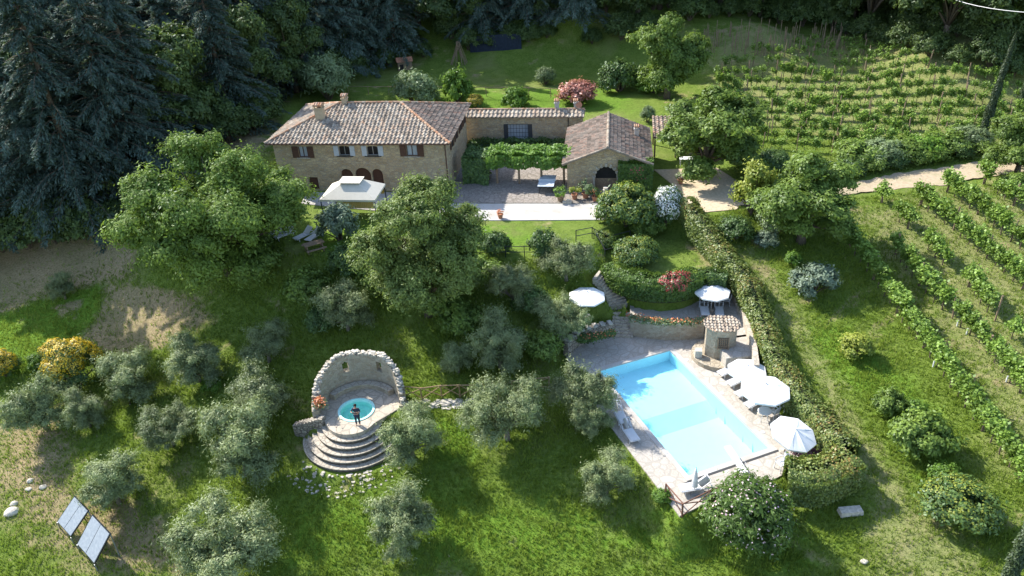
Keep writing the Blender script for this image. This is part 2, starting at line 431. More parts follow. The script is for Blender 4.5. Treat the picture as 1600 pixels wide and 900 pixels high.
def crown(seed, nc, per, rc, L, W, sq=(1, 1, .78), zmin=-.55, inner=.22, upb=.35, amp=.28, lift=0.0, soft=.45, tout=0.0):
    g = np.random.default_rng(seed); f = lobed(seed + 5, amp=amp)
    d = unit(nc * 3, g); d = d[d[:, 2] > zmin][:nc]; k = len(d)
    r = f(d) * np.where(g.random(k) < inner, g.uniform(.25, .7, k), g.uniform(.78, 1.0, k))
    C0 = d * r[:, None] * np.array(sq); rcl = rc * g.uniform(.45, 1.5, k)
    idx = np.repeat(np.arange(k), per); u_ = unit(len(idx), g); rad = g.random(len(idx)) ** .45
    out = C0[idx] / (np.linalg.norm(C0[idx], axis=1, keepdims=True) + 1e-6)
    flip = (u_ * (out + [0, 0, .5])).sum(1) < -.25; u_[flip & (g.random(len(idx)) < .6)] *= -1
    rad = rad * (1 - soft) + soft * np.abs(g.normal(0, .8, len(idx)))
    Pn = C0[idx] + u_ * (rad * rcl[idx])[:, None] * np.array([1, 1, .78]) + out * (soft * rcl[idx] * np.clip(g.normal(0, .6, len(idx)), -.5, 2))[:, None]
    Nn = u_ * .6 + out * .35 + np.array([0, 0, upb]) + unit(len(idx), g) * .55
    tone = np.clip(.55 * g.random(k)[idx] + .45 * g.random(len(idx)), 0, 1)
    V = leaf_quads(Pn, Nn, L, W, g, (out * tout + u_ * tout * .6 + [0, 0, .35 * tout] + unit(len(idx), g)) if tout else None); V[..., 2] += lift
    return V, tone, C0 + np.array([0, 0, lift])
def crown_multi(seed, nsub, nc, per, rc, L, W, sq=(1, 1, .78), zmin=-.55, spread=.56, rs=(.36, .56), **kw):
    g = np.random.default_rng(seed + 77); Vs = []; Ts = []; Cs = []
    cs = [(np.array([0, 0, 0.]), .6)]
    dirs = []
    for i in range(nsub):
        for _ in range(30):
            d = unit(1, g)[0]
            if d[2] > zmin * .75 and all(d @ e < .62 for e in dirs): break
        dirs.append(d); r_ = g.uniform(*rs); cs.append((d * np.array(sq) * min(spread * g.uniform(.85, 1.12), 1.02 - r_ * .8), r_))
    for i, (c_, r_) in enumerate(cs):
        n_ = max(6, int(nc * r_ ** 2 / sum(q[1] ** 2 for q in cs)))
        V, t, C0 = crown(seed + i * 13, n_, per, rc / r_, L / r_, W / r_, sq=(1, 1, g.uniform(.75, 1.0)), zmin=-.75, **kw)
        Vs.append(V * r_ + c_); Ts.append(np.clip(t * .85 + g.uniform(-.08, .22), 0, 1)); Cs.append(C0 * r_ + c_)
    return np.concatenate(Vs), np.concatenate(Ts), np.concatenate(Cs)
def limb_mesh(name, C0, base_r, hc, parent, mat, nl=14, seed=1, fork=.35, lean=(0, 0)):
    g = random.Random(seed); mb = MB(); fk = Vector((lean[0] * .4, lean[1] * .4, hc * fork))
    mb.tube([(0, 0, -.25), (g.uniform(-.03, .03), 0, hc * fork * .5), fk], [base_r * 1.35, base_r, base_r * .85], 9)
    idx = sorted(range(len(C0)), key=lambda i: g.random())[:nl]
    for i in idx:
        e = Vector(C0[i]) * .9; m1 = fk.lerp(e, .4) + Vector((g.uniform(-.08, .08), g.uniform(-.08, .08), .08)) * hc * .3
        mb.tube([fk - Vector((0, 0, .05 * hc)), m1, fk.lerp(e, .75), e], [base_r * .5, base_r * .32, base_r * .18, base_r * .06], 5)
    return mb.build('trunk', mat, parent, smooth=True)
def make_tree(name, Rm, hc, seed, nc, per, rc, L, W, lm, bark, base_r, **kw):
    """template in metres: crown radius Rm, crown centre at height hc"""
    t = thing(name, 'tree', 'tree')
    nl = kw.pop('nl', 14); nsub = kw.pop('nsub', 7)
    V, tone, C0 = crown_multi(seed, nsub, nc, per, rc, L / Rm, W / Rm, **kw); V = V * Rm; V[..., 2] += hc
    link('crown', quad_mesh('crown', V, lm, tone), t)
    C0 = C0 * Rm; C0[:, 2] += hc
    limb_mesh(name, C0, base_r, hc, t, bark, nl, seed)
    t['R'] = Rm; t['hc'] = hc
    return t
def put_tree(use, u, v, rpx, label, cat='tree', group=None, rz=None, zs=1.0):
    """stand a copy so that its crown of radius rpx pixels is centred on the ground-anchored point seen at u, v"""
    t = use.t; Rm, hc = t['R'], t['hc']; s = 1.0
    for _ in range(4):
        x, y, z, d = G(u, v, hc * s * zs); s = rpx * d / FPX / Rm * 1.0
    return use((x, y, z), rnd.uniform(0, 6.28) if rz is None else rz, (s, s, s * zs), label, cat, group)
def shrub(name, Rm, seed, lm, nc=60, per=60, rc=.28, L=.1, W=.05, sq=(1, 1, .8), flowers=None, nf=0, fsz=.07, amp=.22, ftop=-.2, fname='blossom'):
    t = thing(name, 'shrub', 'shrub')
    V, tone, C0 = crown(seed, nc, per, rc, L / Rm, W / Rm, sq=sq, zmin=-.35, amp=amp); V = V * Rm; hc = Rm * sq[2] * .75; V[..., 2] += hc; V[..., 2] = np.maximum(V[..., 2], .02)
    link('foliage', quad_mesh('foliage', V, lm, tone), t)
    mb = MB(); g = random.Random(seed)
    for i in range(9):
        e = Vector(C0[g.randrange(len(C0))]) * Rm; e.z += hc
        mb.tube([(g.uniform(-.1, .1), g.uniform(-.1, .1), -.1), (e.x * .4, e.y * .4, e.z * .45), tuple(e * .9)], [.05 * Rm, .03 * Rm, .01], 5)
    mb.build('stem', m_bark, t)
    if flowers:
        g2 = np.random.default_rng(seed + 3); k = g2.integers(0, len(C0), nf); ok = C0[k][:, 2] > ftop; k = k[ok]; u_ = unit(len(k), g2); o = C0[k] / (np.linalg.norm(C0[k], axis=1, keepdims=True) + 1e-6)
        fl = (u_ * (o + [0, 0, .3])).sum(1) < 0; u_[fl] *= -1
        C = (C0[k] + u_ * rc * 1.02 * g2.uniform(.75, 1.1, (len(k), 1))) * Rm; C[:, 2] += hc; C[:, 2] = np.maximum(C[:, 2], .05)
        link(fname, quad_mesh(fname, leaf_quads(C, u_ + o * .5 + unit(len(k), g2) * .5, fsz, fsz * .8, g2), flowers, g2.random(len(k))), t)
    t['R'] = Rm; t['hc'] = hc
    return t
def scatter_leaves(name, Pn, Nn, L, W, lm, parent=None, tone=None):
    V = leaf_quads(np.array(Pn), np.array(Nn), L, W); return link(name, quad_mesh(name, V, lm, tone if tone is not None else rng.random(len(V))), parent)

# ================================================================== GROUND
def axis(*segs):
    out = []
    for a, b, st in segs: out += list(np.arange(a, b, st))
    out.append(segs[-1][1]); return np.array(out)
gx = axis((-900, -200, 60), (-200, -60, 7), (-60, -28, .8), (-28, 34, .36), (34, 62, .7), (62, 200, 7), (200, 900, 60))
gy = axis((-60, 22, 6), (22, 30, .7), (30, 68, .36), (68, 130, .8), (130, 260, 5), (260, 1400, 60))
GX, GY = np.meshgrid(gx, gy); GZ = height(GX, GY)
far = np.clip((np.hypot(GX, GY) - 260) / 400, 0, 1); GZ = GZ * (1 - far) + 20 * far; GZ = np.minimum(GZ, 24)
n1 = np.sin(GX * .9 + 1.3 * np.sin(GY * .7)) * np.sin(GY * 1.1 + 1.7 * np.sin(GX * .5)) * .05
inpad = np.min([sdist(GX, GY, p[0]) for p in PADS], axis=0)
GZ = GZ + n1 * np.clip(inpad / 2, 0, 1)
def Wp(poly): return [G(u, v)[:2] for u, v in poly]
def blur(poly, wd=1.2): return np.clip(.5 - sdist(GX, GY, Wp(poly)) / wd / 2, 0, 1)
dry = np.zeros(GX.shape); lush = np.zeros(GX.shape); mown = np.zeros(GX.shape)
for poly, wt, wd in [(((-200, 385), (60, 350), (200, 345), (215, 430), (165, 440), (100, 455), (0, 488), (-200, 530)), 1, 1.5),
    (((165, 440), (250, 450), (310, 470), (335, 505), (290, 520), (250, 545), (135, 562), (120, 540), (155, 490)), 1, 1.2),
    (((80, 478), (135, 462), (130, 480), (95, 497)), .8, .6),
    (((-20, 640), (90, 640), (130, 750), (230, 780), (320, 905), (140, 905), (60, 860), (-20, 770)), .85, 3),
    (((0, 240), (0, 110), (300, 130), (430, 190), (420, 240), (200, 340), (0, 370)), .9, 4),
    (((560, 60), (1000, 50), (1600, 30), (1600, 110), (1350, 62), (1090, 80), (960, 62), (760, 80), (600, 98), (520, 130), (440, 150)), .5, 4),
    (((1020, 130), (1120, 150), (1150, 200), (1090, 190)), .5, 3),
    (((1060, 370), (1110, 385), (1135, 440), (1105, 440)), .6, .8),
    (((1290, 60), (1440, 90), (1430, 100), (1330, 80)), .5, 2)]:
    dry = np.maximum(dry, blur(poly, wd) * wt)
pn = np.sin(GX * .8 + 2.3 * np.sin(GY * .43)) * np.sin(GY * .9 + 2 * np.sin(GX * .37)) * np.sin(GX * .21 + GY * .17)
dry = np.maximum(dry, np.clip((pn - .45) * 2.0, 0, .42))
for poly, wt, wd in [(((-100, 510), (60, 470), (165, 440), (160, 490), (110, 545), (0, 600), (-100, 620)), 1, 1.2),
    (((430, 780), (600, 740), (900, 780), (1100, 800), (1300, 830), (1290, 905), (420, 905)), .8, 5), (((650, 660), (740, 650), (740, 720), (690, 730)), 1, 1.5),
    (((1230, 510), (1330, 500), (1430, 600), (1500, 740), (1450, 800), (1370, 640), (1270, 560)), .9, 2.5), (((1100, 560), (800, 350), (1100, 345), (480, 345), (480, 395), (700, 400), (940, 385)), .7, 2),
    (((600, 150), (950, 130), (1010, 150), (1000, 180), (700, 180)), .6, 3)]:
    lush = np.maximum(lush, blur(poly, wd) * wt)
for poly, wt, wd in [(((1150, 380), (1190, 400), (1230, 470), (1300, 590), (1380, 720), (1450, 800), (1560, 905), (1370, 905), (1360, 760), (1290, 620), (1235, 520), (1180, 440)), 1, 1.6),
    (((1310, 330), (1600, 270), (1700, 300), (1700, 905), (1620, 800), (1500, 600), (1400, 450)), .75, 3), (((1090, 60), (1340, 50), (1700, 150), (1700, 250), (1400, 240), (1150, 190)), .8, 4)]:
    mown = np.maximum(mown, blur(poly, wd) * wt)
me = bpy.data.meshes.new('ground')
ny, nx = GX.shape; idx = np.arange(nx * ny).reshape(ny, nx)
q = np.stack([idx[:-1, :-1], idx[:-1, 1:], idx[1:, 1:], idx[1:, :-1]], -1).reshape(-1, 4)
fcx, fcy = GX.reshape(-1)[q].mean(1), GY.reshape(-1)[q].mean(1)
big_pool = [pool_pt(a * (PW / 2 + .1), b_ * (PL / 2 + .1)) for a, b_ in ((-1, -1), (1, -1), (1, 1), (-1, 1))]
q = q[(sdist(fcx, fcy, big_pool) > 0) & (np.hypot(fcx - P(557, 641)[0], fcy - P(557, 641)[1]) > 1.25)]
me.vertices.add(nx * ny); me.vertices.foreach_set('co', np.stack([GX, GY, GZ], -1).reshape(-1).astype(np.float32))
me.loops.add(q.size); me.loops.foreach_set('vertex_index', q.reshape(-1).astype(np.int32)); me.polygons.add(len(q))
me.polygons.foreach_set('loop_start', np.arange(0, q.size, 4, dtype=np.int32)); me.update(calc_edges=True)
me.polygons.foreach_set('use_smooth', [True] * len(q))
ca = me.attributes.new('cover', 'FLOAT_COLOR', 'POINT')
ca.data.foreach_set('color', np.stack([dry, lush, mown, np.ones_like(dry)], -1).reshape(-1).astype(np.float32))
b = NB('ground_cover'); c = b.obj()
cov = b.n('SeparateColor', Color=b.attr('cover', 0)); cov_n = cov.node
fine = b.noise(c, 5.5, 5, .7); mid = b.noise(c, .9, 4, .6); big = b.noise(c, .16, 3, .6); vf = b.noise(c, 22, 3, .7)
g1 = b.ramp(fine, [(.28, (.065, .11, .015)), (.5, (.125, .185, .028)), (.72, (.195, .265, .05))])
g1 = b.mix(b.n('MapRange', i0=mid, i1=.42, i2=.72, i4=.7), g1, (.20, .26, .055))
g1 = b.mix(b.n('MapRange', i0=big, i1=.5, i2=.72, i4=.45), g1, (.25, .24, .10))
gl_ = b.ramp(fine, [(.28, (.07, .15, .012)), (.72, (.185, .30, .038))])
jit = b.math('MULTIPLY', b.math('SUBTRACT', mid, .5), 1.1)
def thr(s_, lo=.35, hi=.65):
    return b.n('MapRange', i0=b.math('ADD', s_, jit), i1=lo, i2=hi)
col = b.mix(thr(cov_n.outputs[1]), g1, gl_)
mw_ = b.ramp(fine, [(.3, (.145, .18, .045)), (.7, (.27, .29, .11))]); mw_ = b.mix(b.n('MapRange', i0=mid, i1=.45, i2=.7, i4=.6), mw_, (.32, .285, .14))
col = b.mix(thr(cov_n.outputs[2]), col, mw_)
dr = b.ramp(fine, [(.25, (.17, .125, .06)), (.5, (.34, .265, .145)), (.75, (.47, .385, .22))]); dr = b.mix(b.n('MapRange', i0=big, i1=.45, i2=.7, i4=.5), dr, (.16, .17, .06))
col = b.mix(thr(cov_n.outputs[0]), col, dr)
hgt = b.math('ADD', fine, b.math('MULTIPLY', vf, .5))
m_ground = b.prin(col, .95, hgt, .9, .12, spec=.1)
me.materials.append(m_ground); gnd = link('ground', me); tag(gnd, kind='structure')

def struct(name, mb, m, **k): o = mb.build(name, m, **k); return tag(o, kind='structure')

def drape(name, left, right, m, lift=.06, nseg=60, ragged=.0):
    """ribbon between two pixel polylines laid on the terrain"""
    def res(pl):
        W_ = np.array([G(u, v)[:2] for u, v in pl]); s = np.concatenate([[0], np.cumsum(np.hypot(*np.diff(W_, axis=0).T))]); t = np.linspace(0, s[-1], nseg)
        return np.stack([np.interp(t, s, W_[:, 0]), np.interp(t, s, W_[:, 1])], 1)
    Lp, Rp = res(left), res(right); k = 8; vs = []; fs = []
    for i in range(nseg):
        for j in range(k + 1):
            t = j / k + (rnd.uniform(-ragged, ragged) if j in (0, k) else 0); q_ = Lp[i] * (1 - t) + Rp[i] * t
            vs.append([q_[0], q_[1], 0])
    V = np.array(vs); V[:, 2] = height(V[:, 0], V[:, 1]) + lift
    for i in range(nseg - 1):
        for j in range(k): a = i * (k + 1) + j; fs.append((a, a + 1, a + k + 2, a + k + 1))
    mb = MB().add(V, fs); return struct(name, mb, m, smooth=True)
b = NB('dirt_track'); c = b.obj(); nz = b.noise(c, 4, 5, .7); n2 = b.noise(c, .8, 3)
m_dirt = b.prin(b.mix(b.n('MapRange', i0=n2, i1=.5, i2=.75, i4=.6), b.ramp(nz, [(.3, (.31, .24, .155)), (.7, (.45, .365, .25))]), (.24, .24, .12)), .95, nz, .5, .04)
drape('dirt_road', [(1140, 300), (1250, 296), (1335, 286), (1400, 272), (1480, 262), (1540, 252), (1610, 252), (1700, 262)], [(1150, 322), (1260, 318), (1340, 302), (1400, 297), (1480, 289), (1540, 277), (1610, 270), (1700, 285)], m_dirt, .07, 70, .06)
mb = MB(); mb.prism(PP(4.5, (1022, 265), (1065, 300), (1070, 334), (1150, 327), (1180, 300), (1120, 262)), 4.38, 4.5); struct('sandy_yard', mb, flat('sandy_ground', (.47, .38, .26), .95, .2, 4, bs=.4))
mb = MB(); mb.prism(PP(4.5, (690, 255), (692, 317), (945, 317), (1010, 310), (1022, 265), (930, 250)), 4.40, 4.5); struct('courtyard_paving', mb, m_court)
mb = MB(); mb.prism(PP(4.506, (480, 300), (470, 318), (600, 330), (700, 344), (800, 344), (948, 343), (1010, 335), (1010, 312), (945, 318), (692, 318), (690, 300)), 4.42, 4.506); struct('gravel_path', mb, m_gravel)

# pool deck, pool
mb = MB(); mb.prism(deck_poly, -.5, 0, holes=[[pool_pt(a * (PW/2 + .32), b_ * (PL/2 + .32)) for a, b_ in ((-1, -1), (-1, 1), (1, 1), (1, -1))]]); struct('pool_deck', mb, m_deck)
mb = MB(); mb.prism([(p[0], p[1]) for p in terr_poly], -.3, 1.25); struct('upper_terrace_paving', mb, m_deck)
t = thing('swimming_pool', 'rectangular swimming pool with pale blue lining and light stone coping', 'swimming pool')
t.location = (pc[0], pc[1], 0); t.rotation_euler = (0, 0, math.atan2(ex[1], ex[0]))
a_, b_ = PW / 2, PL / 2
mb = MB()
lo = [(-a_, -b_), (a_, -b_), (a_, b_), (-a_, b_)]
mb.add([(x, y, -.03) for x, y in lo] + [(x, y, -.95) for x, y in lo] + [(-a_, -.6, -1.55), (a_, -.6, -1.55), (-a_, .9, -1.1), (a_, .9, -1.1), (a_, -b_, -1.55), (-a_, -b_, -1.55)],
       [(0, 1, 12, 13), (1, 2, 6, 11), (1, 11, 9, 12), (2, 3, 7, 6), (3, 0, 10, 7), (3, 7, 10), (0, 13, 8, 10), (13, 12, 9, 8), (8, 9, 11, 10), (10, 11, 6, 7)][0:1] + [(1, 2, 6, 11, 9, 12), (2, 3, 7, 6), (3, 0, 13, 8, 10, 7), (13, 12, 9, 8), (8, 9, 11, 10), (10, 11, 6, 7)])
mb.build('basin', flat('pool_lining', (.60, .81, .85), .6, .03, 2, bs=0), t, fix=False)
mb = MB(); o_ = .33
mb.prism([(-a_ - o_, -b_ - o_), (a_ + o_, -b_ - o_), (a_ + o_, b_ + o_), (-a_ - o_, b_ + o_)], -.06, .035, holes=[[(-a_ + .02, -b_ + .02), (-a_ + .02, b_ - .02), (a_ - .02, b_ - .02), (a_ - .02, -b_ + .02)]]); mb.build('coping', m_gravel, t)
mb = MB(); mb.box((0, -b_ - .42, .004), (PW + 1.7, .12, .012)); mb.build('drain_slot', m_slate, t)
# water: a body with clear surface and a blue-green tint that deepens with depth
b = NB('pool_water'); tr = b.n('BsdfTransparent', Color=(.69, .955, 1, 1)); gl = b.n('BsdfGlossy', Color=(1, 1, 1, 1), Roughness=.03, Normal=b.n('Bump', Strength=.6, Distance=.05, Height=b.noise(b.obj(), 4, 4)))
fr = b.math('MULTIPLY', b.n('Fresnel', IOR=1.33), b.math('SUBTRACT', 1.0, b.n('NewGeometry', out=6))); m_water = b.surf(b.n('MixShader', i0=fr, i1=tr, i2=gl))
mb = MB(); mb.add([(-PW / 2 + .02, -PL / 2 + .02, -.1), (PW / 2 - .02, -PL / 2 + .02, -.1), (PW / 2 - .02, PL / 2 - .02, -.1), (-PW / 2 + .02, PL / 2 - .02, -.1)], [(0, 1, 2, 3)]); wo_ = mb.build('pool_water', m_water, fix=False); wo_.location = t.location; wo_.rotation_euler = t.rotation_euler; tag(wo_, kind='structure')
pool_T = t
pm = Matrix.Rotation(math.atan2(ex[1], ex[0]), 4, 'Z'); pm.translation = Vector((pc[0], pc[1], 0))
def PL_(x, y, z=0): v = pm @ Vector((x, y, z)); return (v.x, v.y, v.z)
PRZ = math.atan2(ex[1], ex[0])
# three skimmer lids along the right hand side
for i, ((u, v), lab) in enumerate((((1073, 562), 'round white skimmer lid in the deck near the far right pool corner'), ((1128, 614), 'round white skimmer lid in the deck halfway along the pool'), ((1192, 675), 'round white skimmer lid in the deck near the last parasol'))):
    p = P(u, v, 0); mb = MB(); mb.lathe([(0, .022), (.13, .022), (.15, .012), (.15, 0)], nn=20); o = mb.build('skimmer_lid', m_plas); o.location = p; tag(o, lab, 'lid', 'skimmer lids in the pool deck')
# diving board
d0 = np.array(P(1138, 700, .5)); d1 = np.array(P(1160, 733, .5))
t = thing('diving_board', 'white diving board over the near end of the pool', 'diving board', (d1[0], d1[1], 0), math.atan2(*(d0 - d1)[[1, 0]]))
L_ = float(np.hypot(*(d0 - d1)[:2]))
mb = MB(); mb.box((L_ * .45, 0, .52), (L_ * 1.25, .42, .05)); mb.build('board', m_white, t)
mb = MB(); mb.box((0, 0, .25), (.5, .5, .48), taper=.8); mb.build('pedestal', m_plas, t)
mb = MB()
for s_ in (-1, 1): mb.tube([(-.2, s_ * .26, 0), (-.2, s_ * .26, .8), (.3, s_ * .26, .8), (.35, s_ * .26, .5)], .02, 6)
mb.build('handrail', m_metal, t)

# ------------------------------------------------------------------ hot tub plaza
T3 = Vector((TC[0], TC[1], 0))
def arc(c, r, a0, a1, n_=24): return [(c[0] + r * math.cos(R(a0 + (a1 - a0) * i / n_)), c[1] + r * math.sin(R(a0 + (a1 - a0) * i / n_))) for i in range(n_ + 1)]
RW = 2.75; tubc = P(557, 641, 0); tubr = 1.12
outl = arc(TC, RW, -2, 190, 40) + arc(SCn, 1.72, 205, 335, 24)
mb = MB(); mb.prism(outl, -.3, .02, holes=[arc(tubc, tubr, 0, -360, 32)[:-1]]); struct('hot_tub_plaza', mb, m_plaza)
t = thing('semicircular_steps', 'five broad semicircular stone steps going down from the hot tub', 'steps', (SCn[0], SCn[1], 0))
for i in range(5):
    r0 = 1.68 + .37 * i; z1 = -.02 - .3 * i - .28 * 0; a0, a1 = 186 - i * 1, 350 + i
    mb = MB(); mb.prism(arc((0, 0), r0 + .37, a0, a1, 30) + arc((0, 0), max(.2, r0 - .25), a1, a0, 30), -1.75, -.28 * (i + 1) - .07); stp = mb.build('step', m_riser_shade, t)
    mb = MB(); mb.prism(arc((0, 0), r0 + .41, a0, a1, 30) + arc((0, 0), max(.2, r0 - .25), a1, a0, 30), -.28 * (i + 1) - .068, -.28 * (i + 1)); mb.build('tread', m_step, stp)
t = thing('hot_tub', 'round turquoise hot tub sunk into the stone plaza', 'hot tub', tubc)
mb = MB(); mb.lathe([(tubr + .16, .02), (tubr + .16, .07), (tubr, .08), (tubr - .02, -.1), (tubr - .03, -.45), (tubr - .45, -.47), (tubr - .5, -.7), (0, -.7)], nn=40); mb.build('basin', flat('tub_lining', (.45, .80, .76), .4, .06, 3), t, smooth=False)
b = NB('tub_water'); tr = b.n('BsdfTransparent', Color=(.70, .96, .89, 1)); gl = b.n('BsdfGlossy', Color=(1, 1, 1, 1), Roughness=.05, Normal=b.n('Bump', Strength=.5, Distance=.04, Height=b.noise(b.obj(), 5, 3)))
mtw = b.surf(b.n('MixShader', i0=b.math('MULTIPLY', b.n('Fresnel', IOR=1.33), b.math('SUBTRACT', 1.0, b.n('NewGeometry', out=6))), i1=tr, i2=gl))
mb = MB(); mb.add([(math.cos(i * math.pi / 20) * (tubr - .01), math.sin(i * math.pi / 20) * (tubr - .01), 0) for i in range(40)], [tuple(range(40))]); o = mb.build('hot_tub_water', mtw, fix=False); o.location = (tubc[0], tubc[1], -.12); tag(o, kind='structure')
# foam jet in the middle of the tub
# ruined curved wall
t = thing('ruined_wall', 'high ruined curved stone wall with two window openings behind the hot tub', 'stone wall', (TC[0], TC[1], 0))
hk = [(-4, .25), (10, .9), (28, 1.9), (45, 2.4), (58, 2.7), (75, 2.65), (100, 2.75), (122, 2.85), (138, 2.5), (150, 2.2), (165, 1.6), (180, 1.0), (192, .6)]
def rh(a): return float(np.interp(a, [k[0] for k in hk], [k[1] for k in hk]))
mb = MB(); da = 3; cells = []; dz = .3
for a in range(-4, 192, da):
    top = rh(a) + .08 * math.sin(a * .9) + rnd.uniform(-.05, .05); z = -.4
    def seg(z0, z1):
        vs = []
        for r_ in (RW, RW + .48):
            for aa in (a, a + da):
                for zz in (z0, z1): vs.append((r_ * math.cos(R(aa)), r_ * math.sin(R(aa)), zz))
        mb.add(vs, [(0, 1, 3, 2), (4, 6, 7, 5), (0, 4, 5, 1), (2, 3, 7, 6), (1, 5, 7, 3), (0, 2, 6, 4)])
    if 110 <= a < 119: seg(-.4, 1.45); seg(2.35 + (.0 if a == 113 else -.1), top)
    elif 58 <= a < 66: seg(-.4, 1.35); seg(2.2, top)
    else: seg(-.4, top)
mb.build('wall', m_wall2, t)
mb = MB(); 
for i in range(230):
    a = rnd.uniform(-4, 192); z = rh(a)
    s_ = rnd.uniform(.09, .23); mb.box(((RW + rnd.uniform(.05, .42)) * math.cos(R(a)), (RW + rnd.uniform(.05, .42)) * math.sin(R(a)), z + rnd.uniform(-.02, .1)), (s_ * 1.3, s_, s_ * .7), rnd.uniform(0, 3), rnd.random())
mb.build('coping_stones', m_rock, t)
# bench against the inner side of the wall
t = thing('curved_stone_bench', 'curved stone bench along the foot of the ruined wall', 'bench', (TC[0], TC[1], 0))
mb = MB(); mb.prism(arc((0, 0), 2.69, 35, 150, 30) + arc((0, 0), 2.25, 150, 35, 30), .0, .42); mb.build('seat_base', m_wall2, t)
mb = MB(); mb.prism(arc((0, 0), 2.685, 35, 150, 30) + arc((0, 0), 2.2, 150, 35, 30), .423, .48); mb.build('seat', m_step, t)
# low wall running down to the left of the steps
t0 = P(505, 655, .2); t1 = P(462, 668, -1.0)
mb = MB(); k = 9
for i in range(k):
    f0, f1 = i / k, (i + 1) / k; x, y = t0[0] + (t1[0] - t0[0]) * (f0 + f1) / 2, t0[1] + (t1[1] - t0[1]) * (f0 + f1) / 2
    top = .35 - 1.1 * f0; mb.box((x, y, (top - 2) / 2), (.33, .5, top + 2), math.atan2(t1[1] - t0[1], t1[0] - t0[0]))
o = mb.build('low_stone_wall', m_dry); tag(o, 'low dry stone wall stepping down left of the semicircular steps', 'stone wall')
# stepping path of pale slabs to the pool
t = None; mb = MB()
for i in range(70):
    u = rnd.uniform(628, 745); v = 634 - (u - 628) * .03 + rnd.uniform(-6, 6); x, y, z, _ = G(u, v); s_ = rnd.uniform(.2, .42)
    pl = [(x + s_ * math.cos(a) * rnd.uniform(.7, 1.1), y + s_ * .8 * math.sin(a) * rnd.uniform(.7, 1.1)) for a in np.linspace(0, 6.28, 7)[:-1]]
    mb.prism(pl, z - .05, z + .03 + i * .0004)
for i in range(120):
    a = R(rnd.uniform(215, 315)); r_ = rnd.uniform(3.75, 5.2); x, y = SCn[0] + r_ * math.cos(a), SCn[1] + r_ * math.sin(a); z = gz(x, y); s_ = rnd.uniform(.06, .17)
    mb.prism([(x + s_ * math.cos(q_) * rnd.uniform(.7, 1.1), y + s_ * .8 * math.sin(q_) * rnd.uniform(.7, 1.1)) for q_ in np.linspace(0, 6.28, 7)[:-1]], z - .05, z + .02 + i * .0004)
struct('stone_path', mb, m_rock)

# ================================================================== BUILDINGS
# ---- tiles
def tile_face(O, X, U, wid, slen, poly, mat, name, parent, tw=.40, tl=.42, seed=0, amp=.085):
    """barrel tiled roof face. O lower left of the eave, X along the eave, U up the slope; poly clip in (x, s)"""
    g = np.random.default_rng(seed); X, U = np.array(X, float), np.array(U, float); Nn = np.cross(X, U); O = np.array(O, float)
    nc = int(round(wid / tw)); tw = wid / nc; nr = int(math.ceil(slen / tl)); sub = 8
    vs = []; fs = []; ts = []
    prof = [(k / sub, (math.sin(math.pi * min(1, (k / sub) / .62)) * 1.0 if k / sub <= .62 else -.25 * math.sin(math.pi * ((k / sub - .62) / .38)))) for k in range(sub + 1)]
    cx = np.arange(nc); 
    pa = np.array(poly)
    def xr(s_):
        xs = []
        m = len(pa)
        for i in range(m):
            a, b2 = pa[i], pa[(i + 1) % m]
            if (a[1] - s_) * (b2[1] - s_) <= 0 and abs(a[1] - b2[1]) > 1e-6: xs.append(a[0] + (b2[0] - a[0]) * (s_ - a[1]) / (b2[1] - a[1]))
        return (min(xs), max(xs)) if len(xs) > 1 else (1, 0)
    smax = pa[:, 1].max()
    for r_ in range(nr):
        s0, s1 = r_ * tl, min(smax, (r_ + 1) * tl + .05)
        if s0 >= smax - 1e-4: break
        lo0, hi0 = xr(min(s0, smax - 1e-4) + 1e-5); lo1, hi1 = xr(min(s1, smax) - 1e-5)
        for c_ in range(nc):
            x0 = c_ * tw; xm = x0 + tw / 2
            if xm < min(lo0, lo1) - tw * .2 or xm > max(hi0, hi1) + tw * .2: continue
            jx, jz = g.normal(0, .012), g.normal(0, .008); tn = g.random(); bidx = len(vs)
            for (s_, lift, lo_, hi_) in ((s0 - .0, .055, lo0, hi0), (s1, .0, lo1, hi1)):
                for k, z in prof:
                    xx = min(max(x0 + k * tw + jx, lo_), hi_)
                    vs.append(O + X * xx + U * (s_ + jx) + Nn * (z * amp + lift + jz)); ts.append(tn)
            m_ = sub + 1
            for k in range(sub): fs.append((bidx + k, bidx + k + 1, bidx + m_ + k + 1, bidx + m_ + k))
            # front lip
            b2 = len(vs)
            for k, z in prof:
                xx = min(max(x0 + k * tw + jx, lo0), hi0)
                vs.append(O + X * xx + U * (s0 + jx) + Nn * (z * amp - .02 + jz)); ts.append(tn * .5)
            for k in range(sub): fs.append((b2 + k, b2 + k + 1, bidx + k + 1, bidx + k))
    mb = MB(); mb.v = [tuple(map(float, v)) for v in vs]; mb.f = fs; mb.t = [float(x) for x in ts]
    return mb.build(name, mat, parent, fix=False)
def ridge_caps(a, b, parent, rad=.13, mat=None, seed=0, name='ridge_tiles'):
    g = random.Random(seed); a, b = Vector(a), Vector(b); L = (b - a).length; k = max(2, int(L / .38)); mb = MB(); d = (b - a) / k
    side = d.cross(Vector((0, 0, 1))).normalized(); up = side.cross(d).normalized()
    for i in range(k):
        p, q_ = a + d * i, a + d * (i + 1.08); vs = []; tn = g.random()
        for pt, rr in ((p, rad * 1.12), (q_, rad * .92)):
            for j in range(7):
                an = math.pi * (j / 6) * 1.1 - .15; vs.append(pt + side * rr * math.cos(an) + up * (rr * math.sin(an) + g.uniform(-.006, .006)))
        mb.add(vs, [(j, j + 1, j + 8, j + 7) for j in range(6)] + [(0, 1, 2, 3, 4, 5, 6)], tn)
    return mb.build(name, mat or m_ridge, parent)
